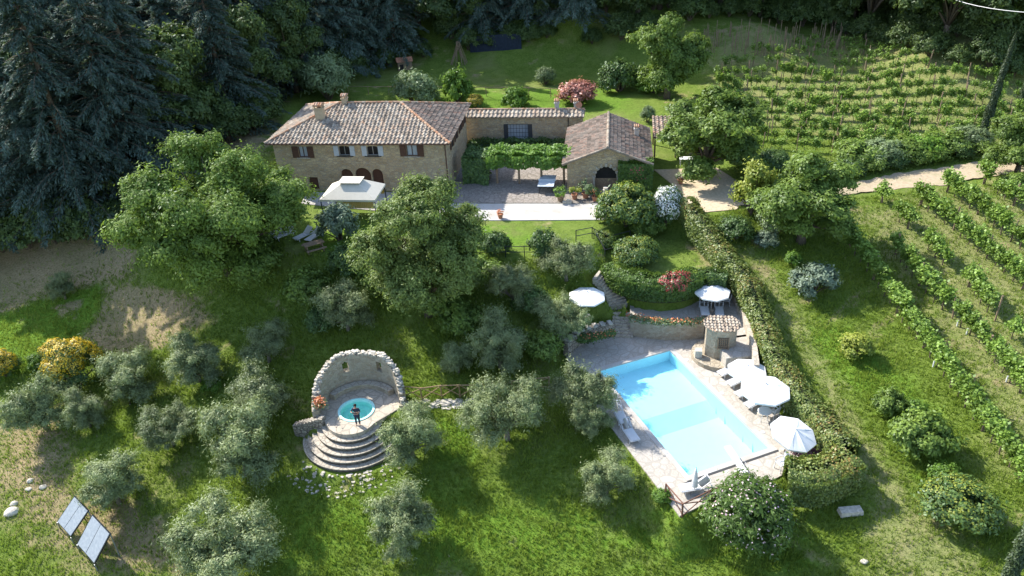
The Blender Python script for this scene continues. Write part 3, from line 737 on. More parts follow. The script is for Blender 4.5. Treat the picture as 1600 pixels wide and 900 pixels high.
def chimney(parent, x, y, z0, h, w_, d_, body=m_ploom, rz=0, name='chimney'):
    mb = MB(); mb.box((x, y, z0 + h / 2), (w_, d_, h), rz); ch = mb.build(name, body, parent)
    mb = MB(); mb.box((x, y, z0 + h + .04), (w_ + .14, d_ + .14, .08), rz)
    for sx_ in (-1, 1):
        for sy_ in (-1, 1): mb.box((x + sx_ * (w_ / 2 - .06), y + sy_ * (d_ / 2 - .06), z0 + h + .2), (.12, .12, .24), 0)
    mb.build('cap_pillars', body, ch)
    mb = MB(); zt = z0 + h + .32
    n_ = max(3, int(w_ / .2))
    for i in range(n_):
        xx = x - w_ / 2 - .05 + (w_ + .1) * (i + .5) / n_
        mb.tube([(xx, y - d_ / 2 - .12, zt), (xx, y, zt + .13), (xx, y + d_ / 2 + .12, zt)], (w_ + .1) / n_ * .52, 7, rnd.random())
    mb.build('chimney_hood', m_ridge, ch)
    return ch
def arch_pts(x0, x1, z0, z1, seg=8, rise=None):
    r_ = (x1 - x0) / 2; rise = r_ if rise is None else rise; c_ = (x0 + x1) / 2
    return [(x0, z0), (x1, z0)] + [(c_ + r_ * math.cos(math.pi * i / seg), z1 - rise + rise * math.sin(math.pi * i / seg)) for i in range(seg + 1)]

# ---- farmhouse: local frame with origin at front left corner of the EAVE rectangle, z = ground
HE = 5.0; HZ = 4.5
E1, E2 = np.array(P(412, 225, 9.5)), np.array(P(703, 225, 9.5)); hd = (E2 - E1) / np.linalg.norm(E2 - E1); HRZ = math.atan2(hd[1], hd[0])
HW, HD = 17.9, 11.7; OV = .55
house = thing('farmhouse', 'large two storey stone farmhouse with a hipped tile roof', 'farmhouse', (E2[0] - hd[0] * HW, E2[1] - hd[1] * HW, HZ), HRZ)
HM = Matrix.Translation(house.location) @ Matrix.Rotation(HRZ, 4, 'Z'); HMi = HM.inverted()
def loc_on(u, v, M, Mi, yl):
    """pixel -> local coordinates on the facade plane y = yl"""
    n_ = np.array(M.to_3x3() @ Vector((0, 1, 0))); p0 = np.array(M @ Vector((0, yl, 0))); q_ = Mi @ Vector(on_plane(u, v, p0, n_)); return q_.x, q_.z
fr_ = lambda u, v: loc_on(u, v, HM, HMi, OV)
wins = []   # (x0,x1,z0,z1,kind)
for (u0, v0, u1, v1, kind) in ((465, 229, 482, 246, 'brown'), (528, 228, 548, 243, 'white'), (572, 228, 592, 243, 'white'), (634, 227, 653, 244, 'brown')):
    x0, z1 = fr_(u0, v0); x1, z0 = fr_(u1, v1); wins.append((x0, x1, z0, min(z1, HE - .12), kind))
holes = []
for x0, x1, z0, z1, kind in wins: holes.append(arch_pts(x0, x1, z0, z1, 6, .18) if kind == 'white' else [(x0, z0), (x1, z0), (x1, z1), (x0, z1)])
arches = []
for (u0, u1, vt) in ((531, 550, 264), (553, 578, 262), (580, 597, 264)):
    x0, z1 = fr_(u0, vt); x1, _ = fr_(u1, vt); arches.append((x0, x1, .05, z1)); holes.append(arch_pts(x0, x1, .05, z1, 8))
x0, z1 = fr_(481, 277); x1, _ = fr_(496, 277); door = (x0, x1, .05, z1); holes.append([(x0, .05), (x1, .05), (x1, z1), (x0, z1)])
wx0, wx1, wy0, wy1 = OV, HW - OV, OV, HD - OV
mb = MB()
mb.panel((0, wy0, 0), (1, 0, 0), (0, 1, 0), .45, [(wx0, 0), (wx1, 0), (wx1, HE + .05), (wx0, HE + .05)], [h[::-1] for h in holes])
mb.panel((0, wy1, 0), (1, 0, 0), (0, -1, 0), .45, [(wx0, 0), (wx1, 0), (wx1, HE + .05), (wx0, HE + .05)])
mb.panel((wx1, 0, 0), (0, 1, 0), (-1, 0, 0), .45, [(wy0 + .45, 0), (wy1 - .45, 0), (wy1 - .45, HE + .05), (wy0 + .45, HE + .05)])
mb.panel((wx0, 0, 0), (0, 1, 0), (1, 0, 0), .45, [(wy0 + .45, 0), (wy1 - .45, 0), (wy1 - .45, HE + .05), (wy0 + .45, HE + .05)])
mb.build('wall', m_wall, house)
for x0, x1, z0, z1, kind in wins:
    mb = MB(); mb.box(((x0 + x1) / 2, wy0 + .32, (z0 + z1) / 2), (x1 - x0 + .1, .03, z1 - z0 + .1)); wn = mb.build('window', m_dark if kind == 'white' else m_dark, house)
    if kind == 'brown':
        mb = MB()
        for i in range(12): xx = x0 + (x1 - x0) * (i + .5) / 12; mb.box((xx, wy0 + .2 + .02 * (i % 2), (z0 + z1) / 2), ((x1 - x0) / 12 * .96, .02, z1 - z0 - .05))
        mb.build('curtain', m_curt, wn)
    mb = MB(); xm = (x0 + x1) / 2
    for xx in (x0 + .03, xm, x1 - .03): mb.box((xx, wy0 + .15, (z0 + z1) / 2), (.06, .05, z1 - z0))
    for zz in (z0 + .03, z1 - .03): mb.box((xm, wy0 + .152, zz), (x1 - x0, .05, .06))
    mb.build('frame', m_brown if kind == 'brown' else m_metal, wn)
    mb = MB(); mb.box((xm, wy0 - .04, z0 - .05), (x1 - x0 + .5, .18, .09)); mb.build('sill', m_iron if kind == 'white' else m_step, wn)
    for s_ in (-1, 1):
        wsh = .62 if kind == 'brown' else .48; mb = MB(); xs = x0 if s_ < 0 else x1
        mb.box((xs + s_ * wsh / 2, wy0 - .05, (z0 + z1) / 2), (wsh, .05, z1 - z0 + .04))
        for i in range(9): mb.box((xs + s_ * wsh / 2, wy0 - .085, z0 + (z1 - z0) * (i + .5) / 9), (wsh - .12, .02, .04))
        mb.build('shutter', m_brown if kind == 'brown' else m_curt, house)
for x0, x1, z0, z1 in arches:
    mb = MB(); mb.panel((0, wy0 + .34, 0), (1, 0, 0), (0, 1, 0), .04, arch_pts(x0 - .02, x1 + .02, z0, z1 + .02)); mb.build('arched_door', m_brown, house)
mb = MB(); mb.box(((door[0] + door[1]) / 2, wy0 + .35, door[3] / 2), (door[1] - door[0] + .1, .05, door[3] + .1)); mb.build('door', m_brown, house)
for yy in (3.2, 5.4, 7.8, 9.9):  # openings under the eave on the right hand wall
    mb = MB(); mb.box((wx1 + .02, yy, HE - 1.0), (.06, .8, 1.0)); wn = mb.build('window', m_dark, house)
    mb = MB(); mb.box((wx1 + .07, yy - .62, HE - 1.0), (.05, .42, 1.05)); mb.build('shutter', m_brown, house); mb = MB(); mb.box((wx1 + .07, yy + .62, HE - 1.0), (.05, .42, 1.05)); mb.build('shutter', m_brown, house)
mb = MB(); mb.tube([(wx1 - .05, wy0 - .08, .1), (wx1 - .05, wy0 - .08, HE - .3), (wx1 - .05, .05, HE - .1)], .055, 7); mb.build('downpipe', m_brown, house)
mb = MB(); mb.tube([(.1, -.03, HE - .02), (HW - .1, -.03, HE - .02)], .07, 7); mb.build('gutter', m_brown, house)
zr = 2.05; hip = HD / 2; sl = math.hypot(hip, zr)
roof_mb = MB(); pts = [(0, 0, HE), (HW, 0, HE), (HW, HD, HE), (0, HD, HE), (hip, hip, HE + zr), (HW - hip, hip, HE + zr)]
roof_mb.add([(p[0], p[1], p[2] - .03) for p in pts], [(0, 1, 5, 4), (1, 2, 5), (2, 3, 4, 5), (3, 0, 4), (3, 2, 1, 0)]); roof_mb.add([(OV*.1, OV*.1, HE - .10), (HW - .05, .05, HE - .10), (HW - .05, HD - .05, HE - .10), (.05, HD - .05, HE - .10)], [(0, 1, 2, 3)])
roof = roof_mb.build('roof', m_roofd, house)
tile_face((0, 0, HE), (1, 0, 0), (0, hip / sl, zr / sl), HW, sl, [(0, 0), (HW, 0), (HW - hip, sl), (hip, sl)], m_roof, 'roof_tiles', roof, seed=1)
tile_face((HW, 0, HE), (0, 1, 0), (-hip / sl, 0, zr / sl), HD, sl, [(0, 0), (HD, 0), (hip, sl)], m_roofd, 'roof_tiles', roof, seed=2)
tile_face((HW, HD, HE), (-1, 0, 0), (0, -hip / sl, zr / sl), HW, sl, [(0, 0), (HW, 0), (HW - hip, sl), (hip, sl)], m_roof, 'roof_tiles', roof, seed=3)
tile_face((0, HD, HE), (0, -1, 0), (hip / sl, 0, zr / sl), HD, sl, [(0, 0), (HD, 0), (hip, sl)], m_roof, 'roof_tiles', roof, seed=4)
up_ = .06
for a, b_2, sd_ in (((hip, hip, HE + zr + up_), (HW - hip, hip, HE + zr + up_), 1), ((0, 0, HE + up_), (hip, hip, HE + zr + up_), 2), ((HW, 0, HE + up_), (HW - hip, hip, HE + zr + up_), 3), ((HW, HD, HE + up_), (HW - hip, hip, HE + zr + up_), 4), ((0, HD, HE + up_), (hip, hip, HE + zr + up_), 5)):
    ridge_caps(a, b_2, roof, seed=sd_)
cx_, _z = loc_on(502, 190, HM, HMi, 3.6); chimney(house, cx_, 3.6, HE + .8, 1.5, .85, .6)
cx_, _z = loc_on(539, 160, HM, HMi, 5.9); chimney(house, cx_, 5.9, HE + 1.75, .75, .5, .5)

# ---- long low wing
Wp0 = np.array(P(722, 184, 8.0)); Wp1 = np.array(P(911, 183, 8.0)); wlen = 13.2
wing = thing('farmhouse_wing', 'long low stone wing with a narrow tile roof joining the farmhouse', 'house wing', (Wp1[0] - hd[0] * wlen, Wp1[1] - hd[1] * wlen, HZ), HRZ)
WM = Matrix.Translation(wing.location) @ Matrix.Rotation(HRZ, 4, 'Z'); WMi = WM.inverted(); WH = 3.5; wd_ = 3.6
x0, z1 = loc_on(793, 194, WM, WMi, .3); x1, z0 = loc_on(826, 219, WM, WMi, .3)
mb = MB(); mb.panel((0, .3, 0), (1, 0, 0), (0, 1, 0), .4, [(0, 0), (wlen - .15, 0), (wlen - .15, WH), (0, WH)], [[(x0, z0), (x0, z1), (x1, z1), (x1, z0)]])
mb.panel((wlen - .15, 0, 0), (0, 1, 0), (-1, 0, 0), .4, [(.7, 0), (wd_, 0), (wd_, WH - .25), (1.6, WH + .3), (.7, WH)]); mb.box((wlen / 2, wd_ - .2, WH / 2 - .1), (wlen - 1, .4, WH - .2)); mb.build('wall', m_wall, wing)
mb = MB(); mb.box(((x0 + x1) / 2, .62, (z0 + z1) / 2), (x1 - x0 + .1, .04, z1 - z0 + .1)); wn = mb.build('window', m_curt, wing)
mb = MB()
for i in range(8): mb.box((x0 + (x1 - x0) * i / 7, .26, (z0 + z1) / 2), (.03, .03, z1 - z0))
for i in range(5): mb.box(((x0 + x1) / 2, .255, z0 + (z1 - z0) * i / 4), (x1 - x0, .03, .03))
mb.build('window_grille', m_iron, wn)
mb = MB(); mb.box((x0 - .22, .27, (z0 + z1) / 2), (.4, .05, z1 - z0)); mb.build('shutter', m_slate, wing)
mb = MB(); mb.box((x1 + .22, .27, (z0 + z1) / 2), (.4, .05, z1 - z0)); mb.build('shutter', m_slate, wing)
xd, _ = loc_on(888, 200, WM, WMi, .3); mb = MB(); mb.tube([(xd, .22, .1), (xd, .22, WH)], .05, 6); mb.build('downpipe', m_iron, wing)
mb = MB(); rs = math.hypot(1.15, .45); mb.add([(-.1, 0, WH), (wlen + .1, 0, WH), (wlen + .1, 1.15, WH + .42), (-.1, 1.15, WH + .42), (-.1, wd_ + .3, WH - .45), (wlen + .1, wd_ + .3, WH - .45), (-.1, 0, WH - .08), (wlen + .1, 0, WH - .08)], [(0, 1, 2, 3), (3, 2, 5, 4), (0, 6, 7, 1), (6, 4, 5, 7), (1, 7, 5, 2), (0, 3, 4, 6)]); wr = mb.build('roof', m_roofd, wing)
tile_face((-.1, -.05, WH + .02), (1, 0, 0), (0, 1.15 / rs, .45 / rs), wlen + .2, rs, [(0, 0), (wlen + .2, 0), (wlen + .2, rs), (0, rs)], m_roof, 'roof_tiles', wr, seed=8, tw=.44, tl=.6)
ridge_caps((-.1, 1.15, WH + .5), (wlen + .1, 1.15, WH + .5), wr, seed=9)
for u in (870, 900):
    cx_, _ = loc_on(u, 172, WM, WMi, 1.3); chimney(wing, cx_, 1.4, WH + .3, .75, .42, .42, m_gravel)
cx_, _ = loc_on(905, 172, WM, WMi, 1.2); mb = MB(); Md = Matrix.Rotation(R(55), 3, 'X')
vs = [(0, 0, 0)]; 
for rr, zz in ((.16, .02), (.32, .08)):
    for k in range(18): vs.append((rr * math.cos(k * 2 * math.pi / 18), rr * math.sin(k * 2 * math.pi / 18), zz))
fs = [(0, 1 + k, 1 + (k + 1) % 18) for k in range(18)] + [(1 + k, 19 + k, 19 + (k + 1) % 18, 1 + (k + 1) % 18) for k in range(18)]
mb.add([tuple(Vector((cx_, 1.0, WH + .95)) + Md @ Vector(v)) for v in vs], fs); mb.tube([(cx_, 1.15, WH + .3), (cx_, 1.1, WH + .95)], .025, 5); mb.build('satellite_dish', m_terra, wing)

# ---- gabled cabin
C1, C2 = np.array(P(878, 258, 7.2)), np.array(P(1021, 258, 7.2)); cd = (C2 - C1) / np.linalg.norm(C2 - C1); CRZ = math.atan2(cd[1], cd[0]); CW = float(np.linalg.norm(C2 - C1)); CD_ = 10.0; CE = 2.7; CR = 1.62
cabin = thing('stone_cabin', 'gabled stone cabin with a reddish tile roof and arched doorway', 'cabin', (C1[0], C1[1], HZ), CRZ)
CM = Matrix.Translation(cabin.location) @ Matrix.Rotation(CRZ, 4, 'Z'); CMi = CM.inverted(); co = .45
x0, z1 = loc_on(930, 260, CM, CMi, co); x1, z0 = loc_on(963, 300, CM, CMi, co)
go = [(co, 0), (CW - co, 0), (CW - co, CE + .1), (CW / 2, CE + CR - .06), (co, CE + .1)]
mb = MB(); mb.panel((0, co, 0), (1, 0, 0), (0, 1, 0), .45, go, [arch_pts(x0, x1, .05, z1)[::-1]])
mb.panel((0, CD_ - co, 0), (1, 0, 0), (0, -1, 0), .45, go)
for xx, s_ in ((co, 1), (CW - co, -1)): mb.panel((xx, 0, 0), (0, 1, 0), (s_, 0, 0), .45, [(co + .45, 0), (CD_ - co - .45, 0), (CD_ - co - .45, CE + .1), (co + .45, CE + .1)])
mb.build('wall', m_wall, cabin)
mb = MB(); mb.panel((0, co + .36, 0), (1, 0, 0), (0, 1, 0), .05, arch_pts(x0 - .03, x1 + .03, .0, z1 + .03)); dr_ = mb.build('arched_door', m_dark, cabin)
mb = MB(); mb.box(((x0 + x1) / 2, co + .30, .55), (x1 - x0, .04, 1.1)); mb.build('door_panel', m_wood, dr_)
mb = MB()
for i in range(9):
    a = math.pi * i / 8; r_ = (x1 - x0) / 2 + .12; mb.box(((x0 + x1) / 2 + r_ * math.cos(a), co - .03, z1 - (x1 - x0) / 2 + r_ * math.sin(a)), (.2, .1, .34), M=Matrix.Rotation(-(a - math.pi / 2), 3, 'Y'))
for xx in (x0 - .12, x1 + .12): mb.box((xx, co - .03, .65), (.22, .1, 1.3))
mb.build('door_surround', m_step, cabin)
cs = math.hypot(CW / 2, CR); mb = MB()
mb.add([(0, 0, CE), (CW / 2, 0, CE + CR), (CW, 0, CE), (0, CD_, CE), (CW / 2, CD_, CE + CR), (CW, CD_, CE), (0, 0, CE - .1), (CW / 2, 0, CE + CR - .1), (CW, 0, CE - .1), (0, CD_, CE - .1), (CW / 2, CD_, CE + CR - .1), (CW, CD_, CE - .1)],
       [(0, 1, 4, 3), (1, 2, 5, 4), (6, 9, 10, 7), (7, 10, 11, 8), (0, 6, 7, 1), (1, 7, 8, 2), (3, 4, 10, 9), (4, 5, 11, 10), (0, 3, 9, 6), (2, 8, 11, 5)]); crf = mb.build('roof', m_roofd, cabin)
tile_face((0, CD_, CE + .02), (0, -1, 0), (CW / 2 / cs, 0, CR / cs), CD_, cs, [(0, 0), (CD_, 0), (CD_, cs), (0, cs)], m_roofd, 'roof_tiles', crf, seed=11, tw=.34, tl=.4)
tile_face((CW, 0, CE + .02), (0, 1, 0), (-CW / 2 / cs, 0, CR / cs), CD_, cs, [(0, 0), (CD_, 0), (CD_, cs), (0, cs)], m_roofd, 'roof_tiles', crf, seed=12, tw=.34, tl=.4)
ridge_caps((CW / 2, -.02, CE + CR + .05), (CW / 2, CD_, CE + CR + .05), crf, .16, m_roof, 7)
for a, b_2 in (((0, 0, CE + .06), (CW / 2, 0, CE + CR + .06)), ((CW, 0, CE + .06), (CW / 2, 0, CE + CR + .06))): ridge_caps(a, b_2, crf, .09, m_roof, 8, 'verge_tiles')
chimney(cabin, CW * .83, CD_ * .62, CE + .3, .95, .42, .42, m_gravel)
# low tiled lean-to glimpsed right of the cabin under the tree
q0 = P(1022, 262, 4.5); shed = thing('lean_to_shed', 'low tile roofed shed half hidden under the tree right of the cabin', 'shed', (q0[0] + .3, q0[1] + 2.6, HZ), CRZ)
for x_ in (.2, 2.3, 4.4):
    for y_ in (.2, 4.0): mb = MB(); mb.bar((x_, y_, 0), (x_, y_, 2.2 + .15 * y_), .16); mb.build('post', m_wood, shed)
ss = math.hypot(4.4, .75); mb = MB(); mb.add([(0, -.1, 2.2), (4.6, -.1, 2.2), (4.6, 4.3, 2.95), (0, 4.3, 2.95), (0, -.1, 2.1), (4.6, -.1, 2.1), (4.6, 4.3, 2.85), (0, 4.3, 2.85)], [(0, 1, 2, 3), (7, 6, 5, 4), (0, 4, 5, 1), (1, 5, 6, 2), (2, 6, 7, 3), (3, 7, 4, 0)]); sr_ = mb.build('roof', m_roofd, shed)
tile_face((0, -.1, 2.22), (1, 0, 0), (0, 4.4 / ss, .75 / ss), 4.6, ss, [(0, 0), (4.6, 0), (4.6, ss), (0, ss)], m_roofd, 'roof_tiles', sr_, seed=15)

# ---- pergola with vines
pg = [P(735, 250, 6.9), P(886, 252, 6.9)]
px0, px1 = np.array(pg[0]), np.array(pg[1]); plen = float(np.linalg.norm(px1 - px0)); pdir = (px1 - px0) / plen
perg = thing('pergola', 'timber pergola along the low wing with five posts', 'pergola', (px0[0], px0[1], HZ), math.atan2(pdir[1], pdir[0]))
for i in range(5):
    mb = MB(); mb.tube([(plen * (i + .15) / 4.3, .1, 0), (plen * (i + .15) / 4.3, .1, 2.35)], .11, 7); mb.build('post', m_wood, perg)
mb = MB(); mb.bar((0, .1, 2.38), (plen, .1, 2.38), .14); mb.bar((0, 2.6, 2.38), (plen, 2.6, 2.38), .14)
for i in range(12): mb.bar((plen * (i + .3) / 12, -.1, 2.5), (plen * (i + .3) / 12, 2.8, 2.5), .08)
mb.build('beam', m_wood, perg)
k = 12000; g = np.random.default_rng(5); X_ = g.uniform(1.6, plen + .3, k); Y_ = g.uniform(-.5, 2.7, k); e_ = 2.55 + .42 * np.abs(np.sin(X_ * 1.7) * np.cos(Y_ * 2)) + .25; edge = Y_ < -.05
Z_ = np.where(edge, g.uniform(1.75, 2.95, k), e_ + g.uniform(-.3, .15, k)); Y_ = np.where(edge, -.25 + .3 * np.sin(X_ * 2.3) + g.normal(0, .12, k), Y_)
Nn = np.stack([g.normal(0, .4, k), np.where(edge, -.8, -.2) + g.normal(0, .3, k), np.where(edge, .5, 1.) + 0 * X_], 1)
o = scatter_leaves('pergola_vine', np.stack([X_, Y_, Z_], 1), Nn, .13, .11, L_BRIGHT); o.location = perg.location; o.rotation_euler = perg.rotation_euler
tag(o, 'bright green vine covering the pergola roof', 'climbing vine')
def leafy_box(name, M4, sx_, sy_, sz_, k, lm, L=.12, W=.09, seed=3, lab='', cat='ivy', bump=.25):
    g = np.random.default_rng(seed); P_ = g.uniform(0, 1, (k, 3)) * [sx_, sy_, sz_]; f = g.random(k)
    lump = bump * np.sin(P_[:, 0] * 2.1 + seed) * np.cos(P_[:, 2] * 2.3 + seed)
    top = f < .4; fr = (f >= .4) & (f < .85)
    P_[:, 2] = np.where(top, sz_ + lump + g.normal(0, .08, k), P_[:, 2]); P_[:, 1] = np.where(fr, lump + g.normal(0, .08, k), P_[:, 1])
    N_ = np.stack([g.normal(0, .4, k), np.where(fr, -1., 0.) + g.normal(0, .35, k), np.where(top, 1., .35) + g.normal(0, .3, k)], 1)
    o = scatter_leaves(name, P_, N_, L, W, lm); o.matrix_world = M4; return tag(o, lab, cat)
# ivy at the foot of the wing wall and at the house corner
x_a, _ = loc_on(735, 235, WM, WMi, 0); x_b, _ = loc_on(884, 235, WM, WMi, 0)
leafy_box('wall_ivy', WM @ Matrix.Translation((x_a, -1.3, 0)), x_b - x_a, 1.2, 1.15, 7000, L_SHRUB, seed=4, lab='dark ivy bank at the foot of the wing wall behind the pergola')
hx = plen * .22
leafy_box('climbing_plant', Matrix.Translation(perg.location) @ Matrix.Rotation(perg.rotation_euler.z, 4, 'Z') @ Matrix.Translation((-.8, -.2, 0)), 2.5, 2.6, 2.6, 9000, L_SHRUB, seed=6, lab='dark green climber in the corner between farmhouse and pergola', cat='climbing plant')
xi, _ = loc_on(966, 270, CM, CMi, 0); o = leafy_box('cabin_ivy', CM @ Matrix.Translation((xi, .1, 0)), CW - xi, .9, 2.75, 9000, L_OAK2, .1, .08, 8, 'thick dark ivy covering the right half of the cabin front')
g = np.random.default_rng(9); k = 50; iv = o; o = scatter_leaves('blossom', np.stack([g.normal(CW * .82, .35, k), g.normal(-.12, .1, k), g.normal(2.0, .3, k)], 1), np.tile([0, -1, .4], (k, 1)), .07, .06, L_RED); o.matrix_world = CM.copy(); o.parent = iv; o.matrix_parent_inverse = iv.matrix_world.inverted()

# ================================================================== RETAINING WALLS, STAIRS, HUT, HEDGES
def wall_along(name, pts, z0, z1, th, mat, lab, cat='stone wall', cap=None, ragged=.04):
    """wall following a plan polyline; z0, z1 numbers or lists"""
    pts = [np.array(p[:2]) for p in pts]; m = len(pts); Z0 = z0 if isinstance(z0, list) else [z0] * m; Z1 = z1 if isinstance(z1, list) else [z1] * m
    mb = MB(); L_ = []
    for i in range(m):
        d = pts[min(i + 1, m - 1)] - pts[max(i - 1, 0)]; d /= np.linalg.norm(d); nn_ = np.array([-d[1], d[0]]) * th / 2; L_.append((pts[i] + nn_, pts[i] - nn_))
    vs = []
    for i in range(m):
        j = rnd.uniform(-ragged, ragged)
        for p in L_[i]: vs += [(p[0], p[1], Z0[i]), (p[0], p[1], Z1[i] + j)]
    fs = [(0, 1, 3, 2), ((m - 1) * 4, (m - 1) * 4 + 2, (m - 1) * 4 + 3, (m - 1) * 4 + 1)]
    for i in range(m - 1):
        a, b_ = i * 4, i * 4 + 4; fs += [(a, b_, b_ + 1, a + 1), (a + 2, a + 3, b_ + 3, b_ + 2), (a + 1, b_ + 1, b_ + 3, a + 3)]
    mb.add(vs, fs)
    if not cap: o = mb.build(name, mat); return tag(o, lab, cat)
    t = thing(name, lab, cat, (0, 0, 0)); mb.build('wall', mat, t); mb = MB()
    for i in range(m - 1):
        a, b_ = pts[i], pts[i + 1]; k = max(1, int(np.linalg.norm(b_ - a) / .35))
        for j in range(k):
            f0 = (j + .5) / k; q_ = a + (b_ - a) * f0; zz = Z1[i] + (Z1[i + 1] - Z1[i]) * f0
            mb.box((q_[0], q_[1], zz + .05), (.33, th + .12, .12), math.atan2(*(b_ - a)[::-1]) + rnd.uniform(-.1, .1), rnd.random())
    mb.build('coping_stones', cap, t); return t
def dens(pl, st=.5):
    pl = np.array([p[:2] for p in pl]); s = np.concatenate([[0], np.cumsum(np.hypot(*np.diff(pl, axis=0).T))]); t = np.linspace(0, s[-1], max(2, int(s[-1] / st)))
    # smooth by Catmull-like cubic through averaging
    X = np.interp(t, s, pl[:, 0]); Y = np.interp(t, s, pl[:, 1])
    for _ in range(3):
        X[1:-1] = (X[:-2] + 2 * X[1:-1] + X[2:]) / 4; Y[1:-1] = (Y[:-2] + 2 * Y[1:-1] + Y[2:]) / 4
    return list(zip(X, Y))
lowwall = dens(PP(0, (985, 522), (1000, 526), (1030, 529), (1060, 530), (1098, 527)))
wall_along('retaining_wall', lowwall, -.2, 1.42, .4, m_wall2, 'curved lower stone retaining wall at the head of the pool deck', cap=m_rock)
upwall = dens(PP(1.25, (972, 457), (982, 468), (1003, 474), (1035, 478), (1066, 475), (1093, 464)))
wall_along('retaining_wall', upwall, 1.0, 3.1, .4, m_dry, 'curved upper retaining wall draped with hedge above the paved terrace')
# pale low wall inside the long hedge, right side of the terrace and deck
wall_along('garden_wall', dens(PP(.9, (1140, 462), (1152, 485), (1166, 520), (1176, 555), (1180, 590))), -.2, 2.0, .35, m_plaza, 'pale low wall between the terrace and the long hedge', ragged=.02)
rside = dens(PP(0, (884, 556), (905, 534), (940, 527), (958, 524)))
wall_along('dry_stone_wall', rside, -.4, 1.2, .4, m_dry, 'rough stone wall behind the olives at the head of the pool', cap=m_rock)

def stair_run(name, top, bot, width, n_, mat, lab, curve=0.0):
    """flight of steps from top (x,y,z) to bot, each step a part"""
    t = thing(name, lab, 'stairs', (bot[0], bot[1], 0)); top, bot = np.array(top), np.array(bot); h = (top[2] - bot[2]) / n_; d = (top - bot)[:2]; L_ = np.linalg.norm(d); d /= L_; nn_ = np.array([-d[1], d[0]])
    for i in range(n_):
        f = (i + .5) / n_; c_ = d * L_ * f + nn_ * curve * math.sin(math.pi * f); rz = math.atan2(d[1], d[0]) + math.atan(curve * math.pi * math.cos(math.pi * f) / L_)
        z1 = bot[2] + h * (i + 1); mb = MB(); mb.box((c_[0], c_[1], z1 - .25), (L_ / n_ + .06, width, .5), rz); mb.build('step', mat, t)
    return t
stair_run('stairs', P(932, 428, 3.3), P(966, 478, 1.3), 1.6, 12, m_step, 'upper flight of stone garden stairs curving down beside the grass circle', -.3)
stair_run('stairs', P(975, 488, 1.3), P(972, 527, .0), 1.7, 7, m_step, 'lower flight of stone garden stairs reaching the pool deck')
stair_run('stairs', P(1150, 525, 1.25), P(1157, 560, .0), 1.6, 6, m_dry, 'short stone stairs squeezed between the hut and the long hedge')

# stone hut with tiled lid and lattice opening
hb = np.array(P(1123, 553, .25)); HR = R(-8)
hut = thing('stone_hut', 'small polygonal stone pump hut with a flat tiled roof and lattice opening', 'hut', (hb[0], hb[1], 0), HR)
def ngon(r_, k, off=0, sx_=1, sy_=.74, c=(0, 0)): return [(c[0] + r_ * sx_ * math.cos(2 * math.pi * (i + off) / k), c[1] + r_ * sy_ * math.sin(2 * math.pi * (i + off) / k)) for i in range(k)]
mb = MB(); mb.prism(ngon(2.0, 24, .5, 1, .95), -.1, .35); mb.build('round_plinth', m_wall2, hut)
mb = MB(); hp = ngon(1.16, 8, .5); mb.prism(hp, .3, 2.75); mb.build('wall', m_wall2, hut)
yf = -1.16 * math.cos(math.pi / 8) * .74
mb = MB(); mb.box((.1, yf - .005, 1.75), (.72, .05, .95)); ow = mb.build('opening', m_slate, hut)
mb = MB()
for i in range(6): mb.box((-.24 + .14 * i, yf - .05, 1.75), (.035, .03, .95))
for i in range(6): mb.box((.1, yf - .055, 1.32 + .17 * i), (.74, .03, .035))
for xx in (-.28, .48): mb.box((xx, yf - .06, 1.75), (.07, .05, 1.02))
mb.build('lattice', m_wood, ow)
mb = MB(); mb.prism(ngon(1.26, 8, .5), 2.75, 2.85); rf = mb.build('roof', m_terra, hut)
tile_face((-1.3, -.98, 2.86), (1, 0, 0), (0, .995, .08), 2.6, 1.9, [(.5, 0), (2.1, 0), (2.6, .5), (2.6, 1.4), (2.1, 1.9), (.5, 1.9), (0, 1.4), (0, .5)], m_roof, 'roof_tiles', rf, seed=21, tw=.27, tl=.32, amp=.06)
mb = MB(); mb.box((-1.55, -.5, .6), (.5, .5, .7)); mb.build('stone_block', m_rock, hut)

